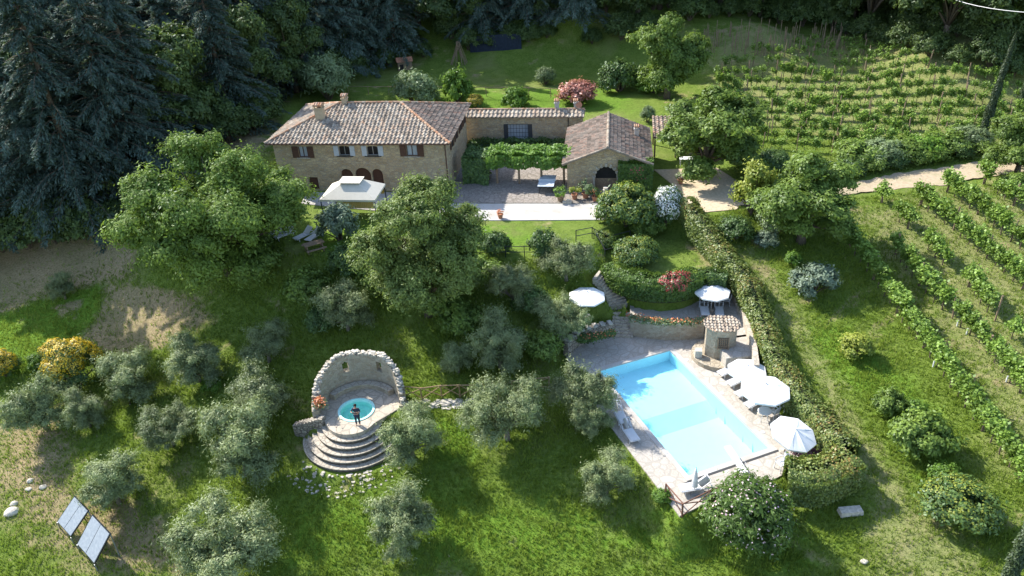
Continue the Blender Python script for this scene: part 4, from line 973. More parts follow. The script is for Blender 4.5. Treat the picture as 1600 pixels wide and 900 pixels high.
# ---- hedges: leaf shell round a woody core, following the ground
def hedge(name, pl, wid, ht, nl, lm, lab, cat='hedge', L=.12, W=.075, st=.45, seed=2, zbase=None):
    g = np.random.default_rng(seed); pts = np.array(dens(pl, st)); m = len(pts); d = np.gradient(pts, axis=0); d /= np.linalg.norm(d, axis=1, keepdims=True); nn_ = np.stack([-d[:, 1], d[:, 0]], 1)
    Zg = height(pts[:, 0], pts[:, 1]) if zbase is None else (np.full(m, zbase) if not isinstance(zbase, list) else np.maximum(height(pts[:, 0], pts[:, 1]), np.interp(np.linspace(0, 1, m), np.linspace(0, 1, len(zbase)), zbase))); s = np.concatenate([[0], np.cumsum(np.hypot(*np.diff(pts, axis=0).T))])
    H_ = ht if not callable(ht) else None
    hh = np.array([ht(x / s[-1]) if callable(ht) else ht for x in s]); ww = np.array([wid(x / s[-1]) if callable(wid) else wid for x in s])
    t = thing(name, lab, cat, (float(pts[m // 2, 0]), float(pts[m // 2, 1]), float(Zg[m // 2]))); o3 = np.array(t.location)
    S = g.uniform(0, s[-1], nl); ip = lambda a: np.interp(S, s, a)
    px_, py_, nx_, ny_, zz, hv, wv = ip(pts[:, 0]), ip(pts[:, 1]), ip(nn_[:, 0]), ip(nn_[:, 1]), ip(Zg), ip(hh), ip(ww)
    th = g.uniform(0, math.pi, nl); e = .45; cx = np.sign(np.cos(th)) * np.abs(np.cos(th)) ** e; sz_ = np.sin(th) ** e
    low = g.random(nl) < .42; cx = np.where(low, np.sign(cx), cx); sz_ = np.where(low, g.uniform(.05, .95, nl), sz_)
    lump = 1 + .06 * np.sin(S * 2.2 + 2 * np.sin(S * .7)) + .05 * np.sin(S * 5.1 + th * 3) + g.normal(0, .05, nl)
    inn = g.uniform(.78, 1.03, nl); X = px_ + nx_ * cx * wv / 2 * lump * inn; Y = py_ + ny_ * cx * wv / 2 * lump * inn; Z = zz + hv * sz_ * (.96 + .5 * (lump - 1)) * (inn * .3 + .7)
    N_ = np.stack([nx_ * cx, ny_ * cx, np.where(low, .25, sz_ * 1.0)], 1) + g.normal(0, .45, (nl, 3))
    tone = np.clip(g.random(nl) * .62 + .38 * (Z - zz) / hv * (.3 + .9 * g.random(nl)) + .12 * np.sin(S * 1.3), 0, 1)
    V = leaf_quads(np.stack([X, Y, Z], 1) - o3, N_, L, W, g); link('foliage', quad_mesh('foliage', V, lm, tone), t)
    vs = []; fs = []; mb = MB()
    for i in range(m):
        for kx, kz in ((-.38, -.1), (-.38, .72), (-.2, .85), (.2, .85), (.38, .72), (.38, -.1)):
            vs.append((pts[i, 0] + nn_[i, 0] * kx * ww[i] - o3[0], pts[i, 1] + nn_[i, 1] * kx * ww[i] - o3[1], Zg[i] + kz * hh[i] - o3[2]))
    for i in range(m - 1):
        for k in range(5): a = i * 6 + k; fs.append((a, a + 1, a + 7, a + 6))
    fs += [tuple(range(6)), tuple((m - 1) * 6 + k for k in range(6))[::-1]]
    vs = vs[12:-12]; mm = m - 4; fs = [(i * 6 + k, i * 6 + k + 1, i * 6 + k + 7, i * 6 + k + 6) for i in range(mm - 1) for k in range(5)] + [tuple(range(6)), tuple((mm - 1) * 6 + k for k in range(6))[::-1]]
    mb.add(vs, fs).build('branches', flat('hedge_core', (.035, .045, .018), 1, .3, 6), t)
    return t
longh = [P(u, v, z) for u, v, z in ((1068, 338, 4.5), (1100, 375, 4.0), (1135, 418, 3.2), (1168, 460, 2.4), (1188, 510, 1.6), (1200, 558, .9), (1222, 610, .4), (1256, 655, .2), (1296, 700, 0), (1318, 730, 0))]
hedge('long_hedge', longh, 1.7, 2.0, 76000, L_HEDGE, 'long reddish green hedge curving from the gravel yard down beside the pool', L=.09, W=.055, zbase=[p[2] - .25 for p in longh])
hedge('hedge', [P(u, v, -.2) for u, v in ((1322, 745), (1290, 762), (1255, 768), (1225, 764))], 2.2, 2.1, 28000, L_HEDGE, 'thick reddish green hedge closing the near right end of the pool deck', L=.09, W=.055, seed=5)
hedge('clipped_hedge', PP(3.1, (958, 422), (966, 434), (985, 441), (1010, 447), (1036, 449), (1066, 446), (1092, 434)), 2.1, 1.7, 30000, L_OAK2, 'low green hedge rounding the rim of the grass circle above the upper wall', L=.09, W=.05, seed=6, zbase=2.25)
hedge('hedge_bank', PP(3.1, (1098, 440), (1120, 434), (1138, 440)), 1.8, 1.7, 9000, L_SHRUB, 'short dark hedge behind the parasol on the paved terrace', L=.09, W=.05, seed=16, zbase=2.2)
# flowers on the lower retaining wall
def flower_row(name, pl, z, k, lm, fm, kf, lab, wid=.5, ht=.35, seed=1, L=.08):
    g = np.random.default_rng(seed); pts = np.array(dens(pl, .3)); s = np.linspace(0, 1, len(pts)); t = thing(name, lab, 'flower bed', (float(pts[0, 0]), float(pts[0, 1]), z)); o3 = np.array(t.location)
    for nm, kk, m_, f in (('foliage', k, lm, .8), ('blossom', kf, fm, 1.05)):
        S = g.random(kk); S = S if nm == 'foliage' else (np.round(S * 9) / 9 + g.normal(0, .03, kk)).clip(0, 1); X = np.interp(S, s, pts[:, 0]) + g.normal(0, wid * .35, kk); Y = np.interp(S, s, pts[:, 1]) + g.normal(0, wid * .35, kk); Z = z + g.uniform(0, ht * f, kk) + (.1 if nm == 'blossom' else 0)
        link(nm, quad_mesh(nm, leaf_quads(np.stack([X, Y, Z], 1) - o3, np.stack([0 * X, 0 * X - .4, 0 * X + .8], 1) + g.normal(0, .5, (kk, 3)), L, L * .6, g), m_, g.random(kk)), t)
    return t
flower_row('flower_row', lowwall, 1.4, 3200, L_GREY, L_ORANGE, 190, 'row of orange and red flowers along the top of the lower retaining wall')
flower_row('flower_row', PP(1.2, (905, 534), (940, 527), (958, 522)), 1.2, 2200, L_SHRUB, L_ORANGE, 60, 'plants with a few red flowers on the rough wall by the lower stairs', seed=4)
flower_row('flower_clump', [np.array(P(497, 628, .9))[:2], np.array(P(503, 640, .6))[:2]], .75, 500, L_GREY, L_ORANGE, 260, 'clump of orange flowers on the left end of the ruined wall', wid=.5, ht=.5, seed=5)

# ================================================================== FURNITURE
def make_parasol(Rr=1.6, H=2.45, drop=.5, m=m_white, k=8):
    t = thing('parasol', 'parasol', 'parasol')
    mb = MB(); vs = [(0, 0, H)]; n2 = k * 4
    for rr, zz in ((.5, H - drop * .42), (1.0, H - drop)):
        for i in range(n2):
            a = 2 * math.pi * i / n2; ph = (i % 4) / 4; sag = 1 - .075 * math.sin(math.pi * ph); vs.append((Rr * rr * sag * math.cos(a), Rr * rr * sag * math.sin(a), zz - (.05 * math.sin(math.pi * ph) if rr < 1 else 0)))
    for i in range(n2):
        a = 2 * math.pi * i / n2; ph = (i % 4) / 4; sag = 1 - .075 * math.sin(math.pi * ph); vs.append((Rr * sag * 1.0 * math.cos(a), Rr * sag * math.sin(a), H - drop - .13))
    fs = [(0, 1 + i, 1 + (i + 1) % n2) for i in range(n2)] + [(1 + i, 1 + n2 + i, 1 + n2 + (i + 1) % n2, 1 + (i + 1) % n2) for i in range(n2)] + [(1 + n2 + i, 1 + 2 * n2 + i, 1 + 2 * n2 + (i + 1) % n2, 1 + n2 + (i + 1) % n2) for i in range(n2)]
    mb.add(vs, fs).build('canopy', m, t)
    mb = MB(); mb.tube([(0, 0, .05), (0, 0, H + .03)], .03, 8); mb.lathe([(0, H + .12), (.04, H + .06), (.05, H), (0, H)], nn=8); mb.build('pole', m_plas, t)
    for i in range(k):
        a = 2 * math.pi * i / k; mb = MB(); mb.tube([(.02 * math.cos(a), .02 * math.sin(a), H - .06), (Rr * .5 * math.cos(a), Rr * .5 * math.sin(a), H - drop * .42 - .03), (Rr * .98 * math.cos(a), Rr * .98 * math.sin(a), H - drop - .03)], .012, 4); mb.build('rib', m_metal, t)
    mb = MB(); mb.lathe([(.32, 0), (.32, .06), (.08, .12), (.05, .25), (0, .25)], nn=18); mb.build('base', m_rock, t)
    return t
par = make_parasol(); UPar = Use(par)
def parasol(u, v, z, s, lab, H=2.45, tilt=None, rz=0):
    p = P(u, v, z + (H - .05) * s); o = UPar((p[0], p[1], z), rz, s, lab, 'parasol', 'white parasols round the pool')
    if tilt: o.rotation_euler = (tilt[0], tilt[1], rz)
    return o
parasol(1168, 571, 0, .84, 'white parasol nearest the stone hut on the pool deck', rz=.2)
parasol(1197, 600, 0, 1.03, 'largest bright white parasol over the middle of the lounger row', rz=.1)
parasol(1231, 664, 0, .9, 'parasol leaning at the near end of the lounger row beside the purple shrub', tilt=(.22, .12), rz=.3)
parasol(1114, 449, 1.25, .86, 'white parasol on the raised paved terrace above the hut')
parasol(917, 456, 1.6, .9, 'bluish white parasol half hidden by the olives left of the garden stairs', rz=.3)
# parked closed parasol near the wooden corner fence
t = thing('folded_parasol', 'closed white parasol standing beside the lounger in the near deck corner', 'parasol', P(1084, 771, 0))
mb = MB(); vs = []
mb.lathe([(.05, .55), (.20, .62), (.17, 1.1), (.09, 1.75), (.02, 2.05), (0, 2.08)], nn=12); mb.build('canopy', m_white, t)
mb = MB(); mb.tube([(0, 0, .02), (0, 0, 2.1)], .025, 7); mb.lathe([(.25, 0), (.25, .06), (.05, .1), (0, .1)], nn=14); mb.build('pole', m_metal, t)

def make_lounger():
    t = thing('sun_lounger', 'sun lounger', 'sun lounger')
    mb = MB(); w_ = .62; Lg = 1.9
    for s_ in (-1, 1): mb.bar((0, s_ * w_ / 2, .34), (Lg, s_ * w_ / 2, .34), .05, .05)
    mb.bar((0, -w_ / 2, .34), (0, w_ / 2, .34), .05); mb.bar((Lg, -w_ / 2, .34), (Lg, w_ / 2, .34), .05); mb.build('frame', m_plas, t)
    for x_ in (.2, 1.65):
        for s_ in (-1, 1): mb = MB(); mb.bar((x_, s_ * (w_ / 2 - .01), .33), (x_ + .03, s_ * w_ / 2, 0), .045); mb.build('leg', m_plas, t)
    mb = MB(); mb.box((.6, 0, .375), (1.18, w_ - .06, .025))
    for i in range(10): mb.box((.06 + i * .12, 0, .392), (.085, w_ - .08, .012))
    mb.build('seat', m_plas, t)
    mb = MB(); c_, s_ = math.cos(R(38)), math.sin(R(38)); b0 = Vector((1.2, 0, .38)); b1 = Vector((1.2 + .72 * c_, 0, .38 + .72 * s_))
    mb.bar(b0 + Vector((0, 0, 0)), b1, .025, w_ - .05); bk = mb.build('backrest', m_plas, t)
    mb = MB()
    for s_2 in (-1, 1): mb.bar(b0 + Vector((0, s_2 * w_ / 2, 0)), b1 + Vector((0, s_2 * w_ / 2, 0)), .04)
    mb.bar(b1 + Vector((0, -w_ / 2, 0)), b1 + Vector((0, w_ / 2, 0)), .04); mb.build('backrest_frame', m_plas, bk)
    return t
ULou = Use(make_lounger())
def lounger(u, v, z, ang, lab, grp=None, sc=1.0):
    p = P(u, v, z); return ULou((p[0], p[1], z), PRZ + R(ang), sc, lab, 'sun lounger', grp)
g_ = 'white sun loungers along the right side of the pool'
# foot end towards the pool, backrest towards the hedge
lounger(1124, 590, 0, 8, 'sun lounger closest to the stone hut, under the first parasol', g_)
lounger(1138, 606, 0, 8, 'second sun lounger from the stone hut', g_)
lounger(1151, 623, 0, 8, 'third sun lounger from the hut, under the largest parasol', g_)
lounger(1166, 640, 0, 8, 'fourth sun lounger from the hut, at the near edge of the largest parasol', g_)
g2_ = 'pale sun loungers in the dappled shade left of the pool'
lounger(975, 667, 0, 80, 'half shaded lounger under the olive left of the pool', g2_)
lounger(993, 695, 0, 86, 'fully visible pale lounger in dappled shade left of the pool', g2_)
lounger(1062, 770, 0, -12, 'sun lounger in the wood railed near corner of the deck')
lounger(1102, 498, 1.25, 62, 'left of the two loungers on the raised terrace behind the hut', 'loungers on the raised terrace')
lounger(1124, 498, 1.25, 58, 'right hand lounger on the raised terrace behind the hut', 'loungers on the raised terrace')
def make_chair(m=m_plas):
    t = thing('garden_chair', 'chair', 'chair')
    mb = MB(); mb.box((0, 0, .44), (.48, .46, .035)); mb.build('seat', m, t)
    mb = MB(); M_ = Matrix.Rotation(R(-12), 3, 'Y')
    mb.box((-.27, 0, .70), (.03, .44, .50), M=M_); mb.build('backrest', m, t)
    for x_ in (-.21, .21):
        for y_ in (-.21, .21): mb = MB(); mb.bar((x_, y_, .43), (x_ * 1.15, y_ * 1.1, 0), .035); mb.build('leg', m, t)
    for y_ in (-.25, .25): mb = MB(); mb.bar((-.24, y_, .65), (.2, y_, .65), .04); mb.bar((.2, y_, .65), (.2, y_, .44), .03); mb.build('armrest', m, t)
    return t
UCh = Use(make_chair())
def chair(u, v, z, ang, lab, grp=None, s=1.05): p = P(u, v, z); return UCh((p[0], p[1], z), R(ang), s, lab, 'chair', grp)
chair(1226, 640, 0, 200, 'white chair tucked behind the little round table on the pool deck')
chair(1208, 652, 0, 120, 'white chair in front of the little round table by the leaning parasol')
chair(1220, 733, 0, 200, 'lone white chair on the deck between diving board and purple shrub', s=1.2)
def make_table(r_=.45, h=.72, m=m_plas):
    t = thing('round_table', 'table', 'table'); mb = MB(); mb.lathe([(0, h), (r_, h), (r_ + .01, h - .015), (r_, h - .03), (0, h - .03)], nn=24); mb.build('tabletop', m, t)
    for i in range(4): a = i * math.pi / 2 + .7; mb = MB(); mb.bar((.1 * math.cos(a), .1 * math.sin(a), h - .03), (r_ * .8 * math.cos(a), r_ * .8 * math.sin(a), 0), .03); mb.build('leg', m, t)
    return t
UTb = Use(make_table()); p = P(1193, 655, 0); UTb((p[0], p[1], 0), 0, 1, 'small round white table near the leaning parasol', 'table')
p = P(1118, 470, 1.25); UTb((p[0], p[1], 1.25), 0, 1.1, 'round white table under the parasol on the raised terrace', 'table')
chair(1135, 476, 1.25, 160, 'white chair right of the round table on the raised terrace')
# table tennis table
p = P(855, 294, 4.5); t = thing('table_tennis_table', 'pale blue grey table tennis table standing on the courtyard paving', 'table tennis table', p, R(80))
for s_ in (-1, 1): mb = MB(); mb.box((s_ * .69, 0, .76), (1.36, 1.52, .03)); mb.build('table_half', m_tt, t)
mb = MB(); mb.box((0, 0, .85), (.01, 1.7, .15)); mb.build('net', m_plas, t)
for x_ in (-1.1, -.3, .3, 1.1):
    for y_ in (-.6, .6): mb = MB(); mb.bar((x_, y_, .74), (x_, y_, 0), .05); mb.build('leg', m_iron, t)
# gazebo
ga, gb = P(499, 312, 6.9), P(586, 312, 6.9); gl2 = math.dist(ga, gb); gzb = thing('garden_gazebo', 'garden gazebo with an off white canopy and ochre side drops below the farmhouse', 'gazebo', (ga[0], ga[1], 4.5), HRZ)
gw, gdp, ge, gt = gl2, 3.6, 2.4, 3.5
mb = MB(); q_ = [(0, 0, ge), (gw, 0, ge), (gw, gdp, ge), (0, gdp, ge)]; m1 = [(gw * .34, gdp * .34, gt - .12), (gw * .66, gdp * .34, gt - .12), (gw * .66, gdp * .66, gt - .12), (gw * .34, gdp * .66, gt - .12)]
mb.add(q_ + m1 + [(x, y, ge - .18) for x, y, _ in q_], [(0, 1, 5, 4), (1, 2, 6, 5), (2, 3, 7, 6), (3, 0, 4, 7), (4, 5, 6, 7), (8, 9, 1, 0), (9, 10, 2, 1), (10, 11, 3, 2), (11, 8, 0, 3)]); mb.build('canopy', m_cream, gzb)
mb = MB(); mb.box((gw / 2, gdp / 2, gt + .02), (gw * .4, gdp * .42, .05)); mb.add([(gw * .3, gdp * .29, gt), (gw * .7, gdp * .29, gt), (gw * .7, gdp * .71, gt), (gw * .3, gdp * .71, gt), (gw * .5, gdp * .5, gt + .22)], [(0, 1, 4), (1, 2, 4), (2, 3, 4), (3, 0, 4)]); mb.build('vent_cap', m_cream, gzb)
for x_ in (.08, gw - .08):
    for y_ in (.08, gdp - .08): mb = MB(); mb.bar((x_, y_, 0), (x_, y_, ge), .07); mb.build('post', m_iron, gzb)
mb = MB()
n_ = 40
for i in range(n_): mb.box((.3 + (gw - .5) * (i + .5) / n_, gdp - .05 + .03 * (i % 2), 1.85), ((gw - .5) / n_, .02, .8))
for i in range(n_): mb.box((1.5 + (gw - 1.7) * (i + .5) / n_, .10 + .03 * (i % 2), 1.9), ((gw - 1.7) / n_, .02, .62))
mb.build('side_curtain', m_yellow, gzb)
UTb2 = P(540, 330, 4.5)
# lawn furniture left of the gazebo
def bench(u, v, rz, lab, grp=None):
    p = G(u, v); t = thing('picnic_bench', lab, 'bench', p[:3], rz, grp)
    mb = MB(); mb.box((0, 0, .74), (1.7, .75, .05)); mb.build('tabletop', m_wood, t)
    for s_ in (-1, 1):
        mb = MB(); mb.box((0, s_ * .72, .44), (1.7, .26, .045)); mb.build('seat', m_wood, t)
        mb = MB(); mb.bar((s_ * .65, -.72, .40), (s_ * .65, .72, .40), .07); mb.bar((s_ * .65, -.5, 0), (s_ * .65, -.2, .72), .07); mb.bar((s_ * .65, .5, 0), (s_ * .65, .2, .72), .07); mb.build('leg_frame', m_wood, t)
    return t
bench(492, 392, .5, 'wooden picnic bench at the lawn edge left of the great tree')
for u, v, a, lab in ((481, 381, 40, 'dark and white deck lounger on the lawn between the great trees'), ): lo_ = lounger(u, v, 4.3, a, lab)
for u, v, a, lab in ((418, 372, 10, 'leftmost white lounger on the shaded lawn under the big left tree'), (430, 377, 20, 'white lounger on the lawn beside the leftmost one'), (462, 379, 30, 'white lounger between the shaded pair and the picnic bench')): lo_ = lounger(u, v, 4.4, a, lab)
# pots
def pot_plant(name, u, v, z, r_, h, lm, lab, seed, bush=1.0, mpot=m_terra, fl=None):
    p = P(u, v, z); t = thing(name, lab, 'potted plant', p)
    mb = MB(); mb.lathe([(0, 0), (r_ * .65, 0), (r_ * .95, h * .9), (r_ * 1.08, h * .9), (r_ * 1.08, h), (r_ * .9, h), (r_ * .88, h * .85), (0, h * .85)], nn=16); mb.build('pot', mpot, t)
    V, tone, _ = crown(seed, 16, 45, .35, .12, .06); V = V * bush; V[..., 2] += h + bush * .55; link('foliage', quad_mesh('foliage', V, lm, tone), t)
    if fl: V, tone, _ = crown(seed + 1, 9, 9, .35, .09, .07, inner=0); V = V * bush * 1.02; V[..., 2] += h + bush * .6; link('blossom', quad_mesh('blossom', V, fl, tone), t)
    return t
pot_plant('potted_plant', 876, 314, 4.5, .36, .5, L_BRIGHT, 'bright green potted bush at the front left of the cabin', 31, .65, m_wood)
pot_plant('potted_plant', 898, 311, 4.5, .3, .5, L_YEL, 'tall yellow green plant against the cabin corner', 32, .6)
pot_plant('potted_plant', 915, 309, 4.5, .35, .5, L_GREY, 'wide grey green potted bush in front of the cabin wall', 33, .85)
pot_plant('potted_plant', 930, 314, 4.5, .32, .5, L_SHRUB, 'dark potted bush beside the cabin doorway', 34, .55, fl=L_ORANGE)
pot_plant('potted_plant', 782, 341, 4.5, .26, .42, L_ORANGE, 'small terracotta pot with reddish plant on the edge of the gravel path', 35, .3)
pot_plant('potted_plant', 1063, 287, 4.5, .3, .45, L_GREY, 'potted plant with pale flowers in the shade right of the cabin', 36, .5, fl=L_PINK)
p = P(946, 312, 4.5); t = thing('garden_urn', 'slender white stone urn beside the cabin doorway', 'urn', p); mb = MB(); mb.box((0, 0, .2), (.35, .35, .4)); mb.build('plinth', m_rock, t); mb = MB(); mb.lathe([(0, .4), (.14, .42), (.08, .5), (.2, .75), (.25, 1.0), (.16, 1.15), (.22, 1.22), (0, 1.2)], nn=16); mb.build('vase', m_rock, t)
p = P(886, 318, 4.5); mb = MB(); mb.box((0, 0, .12), (.8, .3, .24)); mb.box((.1, .02, .3), (.4, .22, .14)); o = mb.build('stone_planter', m_rock); o.location = p; tag(o, 'small pale stone trough beside the bright potted bush', 'planter')
p = P(1073, 258, 4.5); t = thing('garden_table', 'white topped table standing in the shade right of the cabin', 'table', p, CRZ); mb = MB(); mb.box((0, 0, .74), (1.5, .8, .04)); mb.build('tabletop', m_white, t)
for x_ in (-.65, .65):
    for y_ in (-.32, .32): mb = MB(); mb.bar((x_, y_, 0), (x_, y_, .72), .06); mb.build('leg', m_plas, t)

# solar collectors: two framed panels of two sheets, tilted on legs
def solar(c1, c2, c3, c4, lab):
    """corners: top-left, top-right, bottom-right, bottom-left (world points)"""
    q_ = [Vector(c) for c in (c1, c2, c3, c4)]; q_[2] = q_[1] + (q_[3] - q_[0]); t = thing('solar_collector', lab, 'solar panel', tuple((q_[2] + q_[3]) / 2), 0, 'solar collectors on the dry bank'); o3 = t.location.copy(); t.location.z = min(gz(q_[3].x, q_[3].y), gz(q_[2].x, q_[2].y)); o3 = t.location.copy()
    q_ = [k - o3 for k in q_]; nn_ = (q_[1] - q_[0]).cross(q_[3] - q_[0]).normalized(); nn_ = nn_ if nn_.z > 0 else -nn_
    def slab(a, b_, c, d, th, nm, m, off=0):
        mb = MB(); vs = [k + nn_ * off for k in (a, b_, c, d)] + [k + nn_ * (off - th) for k in (a, b_, c, d)]; mb.add(vs, [(0, 1, 2, 3), (7, 6, 5, 4), (0, 4, 5, 1), (1, 5, 6, 2), (2, 6, 7, 3), (3, 7, 4, 0)]); return mb.build(nm, m, t)
    slab(*q_, .09, 'frame', m_iron)
    L = lambda a, b_, f: a.lerp(b_, f)
    for f0, f1 in ((.03, .49), (.51, .97)):
        a, b_, c, d = L(q_[0], q_[1], f0), L(q_[0], q_[1], f1), L(q_[3], q_[2], f1), L(q_[3], q_[2], f0)
        slab(L(a, d, .02), L(b_, c, .02), L(b_, c, .98), L(a, d, .98), .01, 'collector_glass', m_coll, .006)
    for k in q_: 
        x, y = k.x + o3.x, k.y + o3.y; zz = gz(x, y) - o3.z - .1
        if k.z - zz > .2: mb = MB(); mb.bar((k.x, k.y, k.z - .08), (k.x, k.y, zz), .06); mb.build('leg', m_metal, t)
    return t
b = NB('collector_sheet'); nz = b.noise(b.obj(), 6, 3); m_coll = b.prin(b.ramp(nz, [(.35, (.27, .30, .35)), (.7, (.36, .39, .43))]), .30, None, spec=.6)
def hz(u, v, dz): x, y, z, _ = G(u, v, dz); return (x, y, z + dz)
solar(hz(116, 775, 2.1), hz(138, 798, 2.1), hz(110, 842, .6), hz(89, 815, .6), 'upper left pair of pale sun collectors on the dry bank')
solar(hz(144, 804, 2.1), hz(172, 834, 2.1), hz(146, 878, .6), hz(120, 850, .6), 'lower right pair of sun collectors with a dark dividing strip')
for i, (u, v, s_, lab) in enumerate(((18, 801, .42, 'largest pale rock on the dry bank left of the sun collectors'), (22, 788, .25, 'small pale rock just above the largest one'), (48, 752, .22, 'lone pale rock high on the dry bank at the left'), (68, 762, .22, 'flat grey rock between lone rock and collectors'), (45, 765, .18, 'small half buried stone in the weeds left of the collectors'), (1395, 862, .16, 'small white stone in the meadow at the lower right'))):
    x, y, z, _ = G(u, v) if i < 5 else G(1350, 878); bm = bmesh.new(); bmesh.ops.create_icosphere(bm, subdivisions=3, radius=s_)
    for v_ in bm.verts: f = 1 + .22 * math.sin(v_.co.x * 9 / s_ * .3 + i) * math.cos(v_.co.y * 7 / s_ * .3) + rnd.uniform(-.05, .05); v_.co = Vector((v_.co.x * f * 1.2, v_.co.y * f, v_.co.z * f * .6))
    me_ = bpy.data.meshes.new('rock'); bm.to_mesh(me_); bm.free(); me_.materials.append(m_rock); o = link('rock', me_); o.location = (x, y, z + s_ * .2); tag(o, lab, 'rock')
x, y, z, _ = G(1328, 803); bm_ = MB(); bm_.box((0, 0, .22), (1.35, .55, .30), taper=.94); 
for s_ in (-1, 1): bm_.box((s_ * .45, 0, .03), (.25, .4, .22))
o = bm_.build('stone_bench', m_rock); o.location = (x, y, z); o.rotation_euler.z = .05; tag(o, 'flat grey stone bench in the grass below the thick hedge', 'bench')

# ---- wooden fences
def rail_fence(pts, ht, lab, mat, spacing=1.8, cross=True, rails=(1.0,), cat='fence', mid=False, r_=.05):
    pts = [np.array(p) for p in pts]; t = thing('wooden_fence', lab, cat, tuple(pts[0])); o3 = pts[0]; ps = []
    for a, b_ in zip(pts[:-1], pts[1:]):
        k = max(1, int(round(np.linalg.norm(b_ - a) / spacing)))
        for i in range(k): q_ = a + (b_ - a) * i / k; ps.append(q_)
    ps.append(pts[-1]); ps = [np.array([q_[0], q_[1], gz(q_[0], q_[1]) if len(q_) < 4 else q_[2]]) - o3 for q_ in ps]
    for q_ in ps: mb = MB(); mb.tube([q_ + [0, 0, -.2], q_ + [rnd.uniform(-.03, .03), 0, ht + .05]], r_ * 1.15, 7); mb.build('post', mat, t)
    for a, b_ in zip(ps[:-1], ps[1:]):
        for f in rails: mb = MB(); mb.tube([a + [0, 0, ht * f], (a + b_) / 2 + [0, 0, ht * f + rnd.uniform(-.03, .03)], b_ + [0, 0, ht * f]], r_ * .9, 6); mb.build('rail', mat, t)
        if cross:
            mb = MB(); mb.tube([a + [0, 0, .1], b_ + [0, 0, ht * .95]], r_ * .7, 6); mb.build('brace', mat, t); mb = MB(); mb.tube([a + [.02, .06, ht * .95], b_ + [.02, .06, .1]], r_ * .7, 6); mb.build('brace', mat, t)
    return t
g3 = lambda u, v: G(u, v)[:3]
rail_fence([g3(628, 622), g3(690, 621), g3(748, 620)], 1.05, 'rustic chestnut pole fence with crossed braces starting at the hot tub wall', m_chest, 1.7)
rail_fence([g3(752, 619), g3(800, 614), g3(858, 608)], 1.05, 'rustic pole fence running behind the olives toward the pool', m_chest, 1.9)
rail_fence([P(1040, 776, 0), P(1066, 806, 0), P(1112, 783, 0), P(1135, 778, 0)], 1.05, 'reddish wooden fence with crossed braces round the near corner of the pool deck', m_woodr, 1.9)
rail_fence([P(740, 403, 4.45), P(790, 402, 4.45), P(850, 402, 4.45)], 1.0, 'thin rail fence along the lower edge of the lawn', m_iron, 1.8, False, (1.0, .5), r_=.03)
rail_fence([P(900, 386, 3.9), P(925, 378, 4.1), P(950, 366, 4.4), P(985, 356, 4.45)], 1.0, 'dark rail fence among the shrubs at the top of the grass circle', m_iron, 1.6, False, (1.0, .5), r_=.035)
rail_fence([P(928, 392, 3.3), P(945, 410, 3.3), P(962, 400, 3.3)], .9, 'short low rail beside the head of the garden stairs', m_iron, 1.5, False, (1.0,), r_=.03)
rail_fence([g3(545, 148), g3(640, 149), g3(760, 150), g3(860, 152), g3(900, 153)], 1.1, 'post and wire fence across the back lawn behind the farmhouse', m_wood, 3.2, False, (1.0,), r_=.035)

# ---- behind the house: dog kennel, leaning poles, dark netting
p = g3(633, 108); t = thing('dog_kennel', 'small wooden kennel with a dark doorway at the forest edge', 'kennel', p, .2)
mb = MB(); mb.box((0, 0, .6), (2.0, 1.2, 1.2)); mb.build('wall', m_wood, t); mb = MB(); mb.box((-.5, -.61, .45), (.5, .04, .8)); mb.build('doorway', m_dark, t); mb = MB(); mb.add([(-1.15, -.8, 1.2), (1.15, -.8, 1.2), (1.15, .8, 1.2), (-1.15, .8, 1.2), (-1.15, 0, 1.7), (1.15, 0, 1.7)], [(0, 1, 5, 4), (2, 3, 4, 5), (0, 4, 3), (1, 2, 5), (3, 2, 1, 0)]); mb.build('roof', m_terra, t)
p = g3(718, 100); t = thing('pole_stack', 'tepee of pale vine poles leaning together at the forest edge', 'stack of poles', p)
for i in range(16): a = i * .4; mb = MB(); mb.tube([(1.3 * math.cos(a) + rnd.uniform(-.3, .3), .7 * math.sin(a), 0), (rnd.uniform(-.3, .3), rnd.uniform(-.2, .2), rnd.uniform(2.6, 3.2))], .045, 5); mb.build('pole', m_wood, t)
pts = [g3(735, 82), g3(775, 80), g3(815, 77)]; wall_along('dark_netting', dens(pts, 1.0), [gz(*p) - .1 for p in dens(pts, 1.0)], [gz(*p) + 2.2 for p in dens(pts, 1.0)], .04, flat('dark_net', (.02, .028, .045), .9, .2, 3), 'long dark blue netting screen at the forest edge', 'netting')

# ---- person by the hot tub, arms raised in front of the chest
p = P(560, 664, .02); t = thing('person', 'person in dark clothes standing at the hot tub edge with both arms raised', 'person', p, R(175))
def skin_body(name, joints, edges, mat, parent, root=0, sub=2):
    me_ = bpy.data.meshes.new(name); me_.from_pydata([j[0] for j in joints], edges, []); me_.materials.append(mat); o = link(name, me_, parent)
    o.modifiers.new('skin', 'SKIN'); 
    if not me_.skin_vertices: pass
    for i, j in enumerate(joints): me_.skin_vertices[0].data[i].radius = j[1] if isinstance(j[1], tuple) else (j[1], j[1])
    me_.skin_vertices[0].data[root].use_root = True
    s_ = o.modifiers.new('sub', 'SUBSURF'); s_.levels = sub; s_.render_levels = sub
    return o
m_skin = flat('skin', (.42, .24, .17), .6, .05, 4); m_cloth = flat('navy_clothes', (.03, .04, .07), .85, .15, 6); m_hair = flat('dark_hair', (.02, .015, .012), .7, .2, 8)
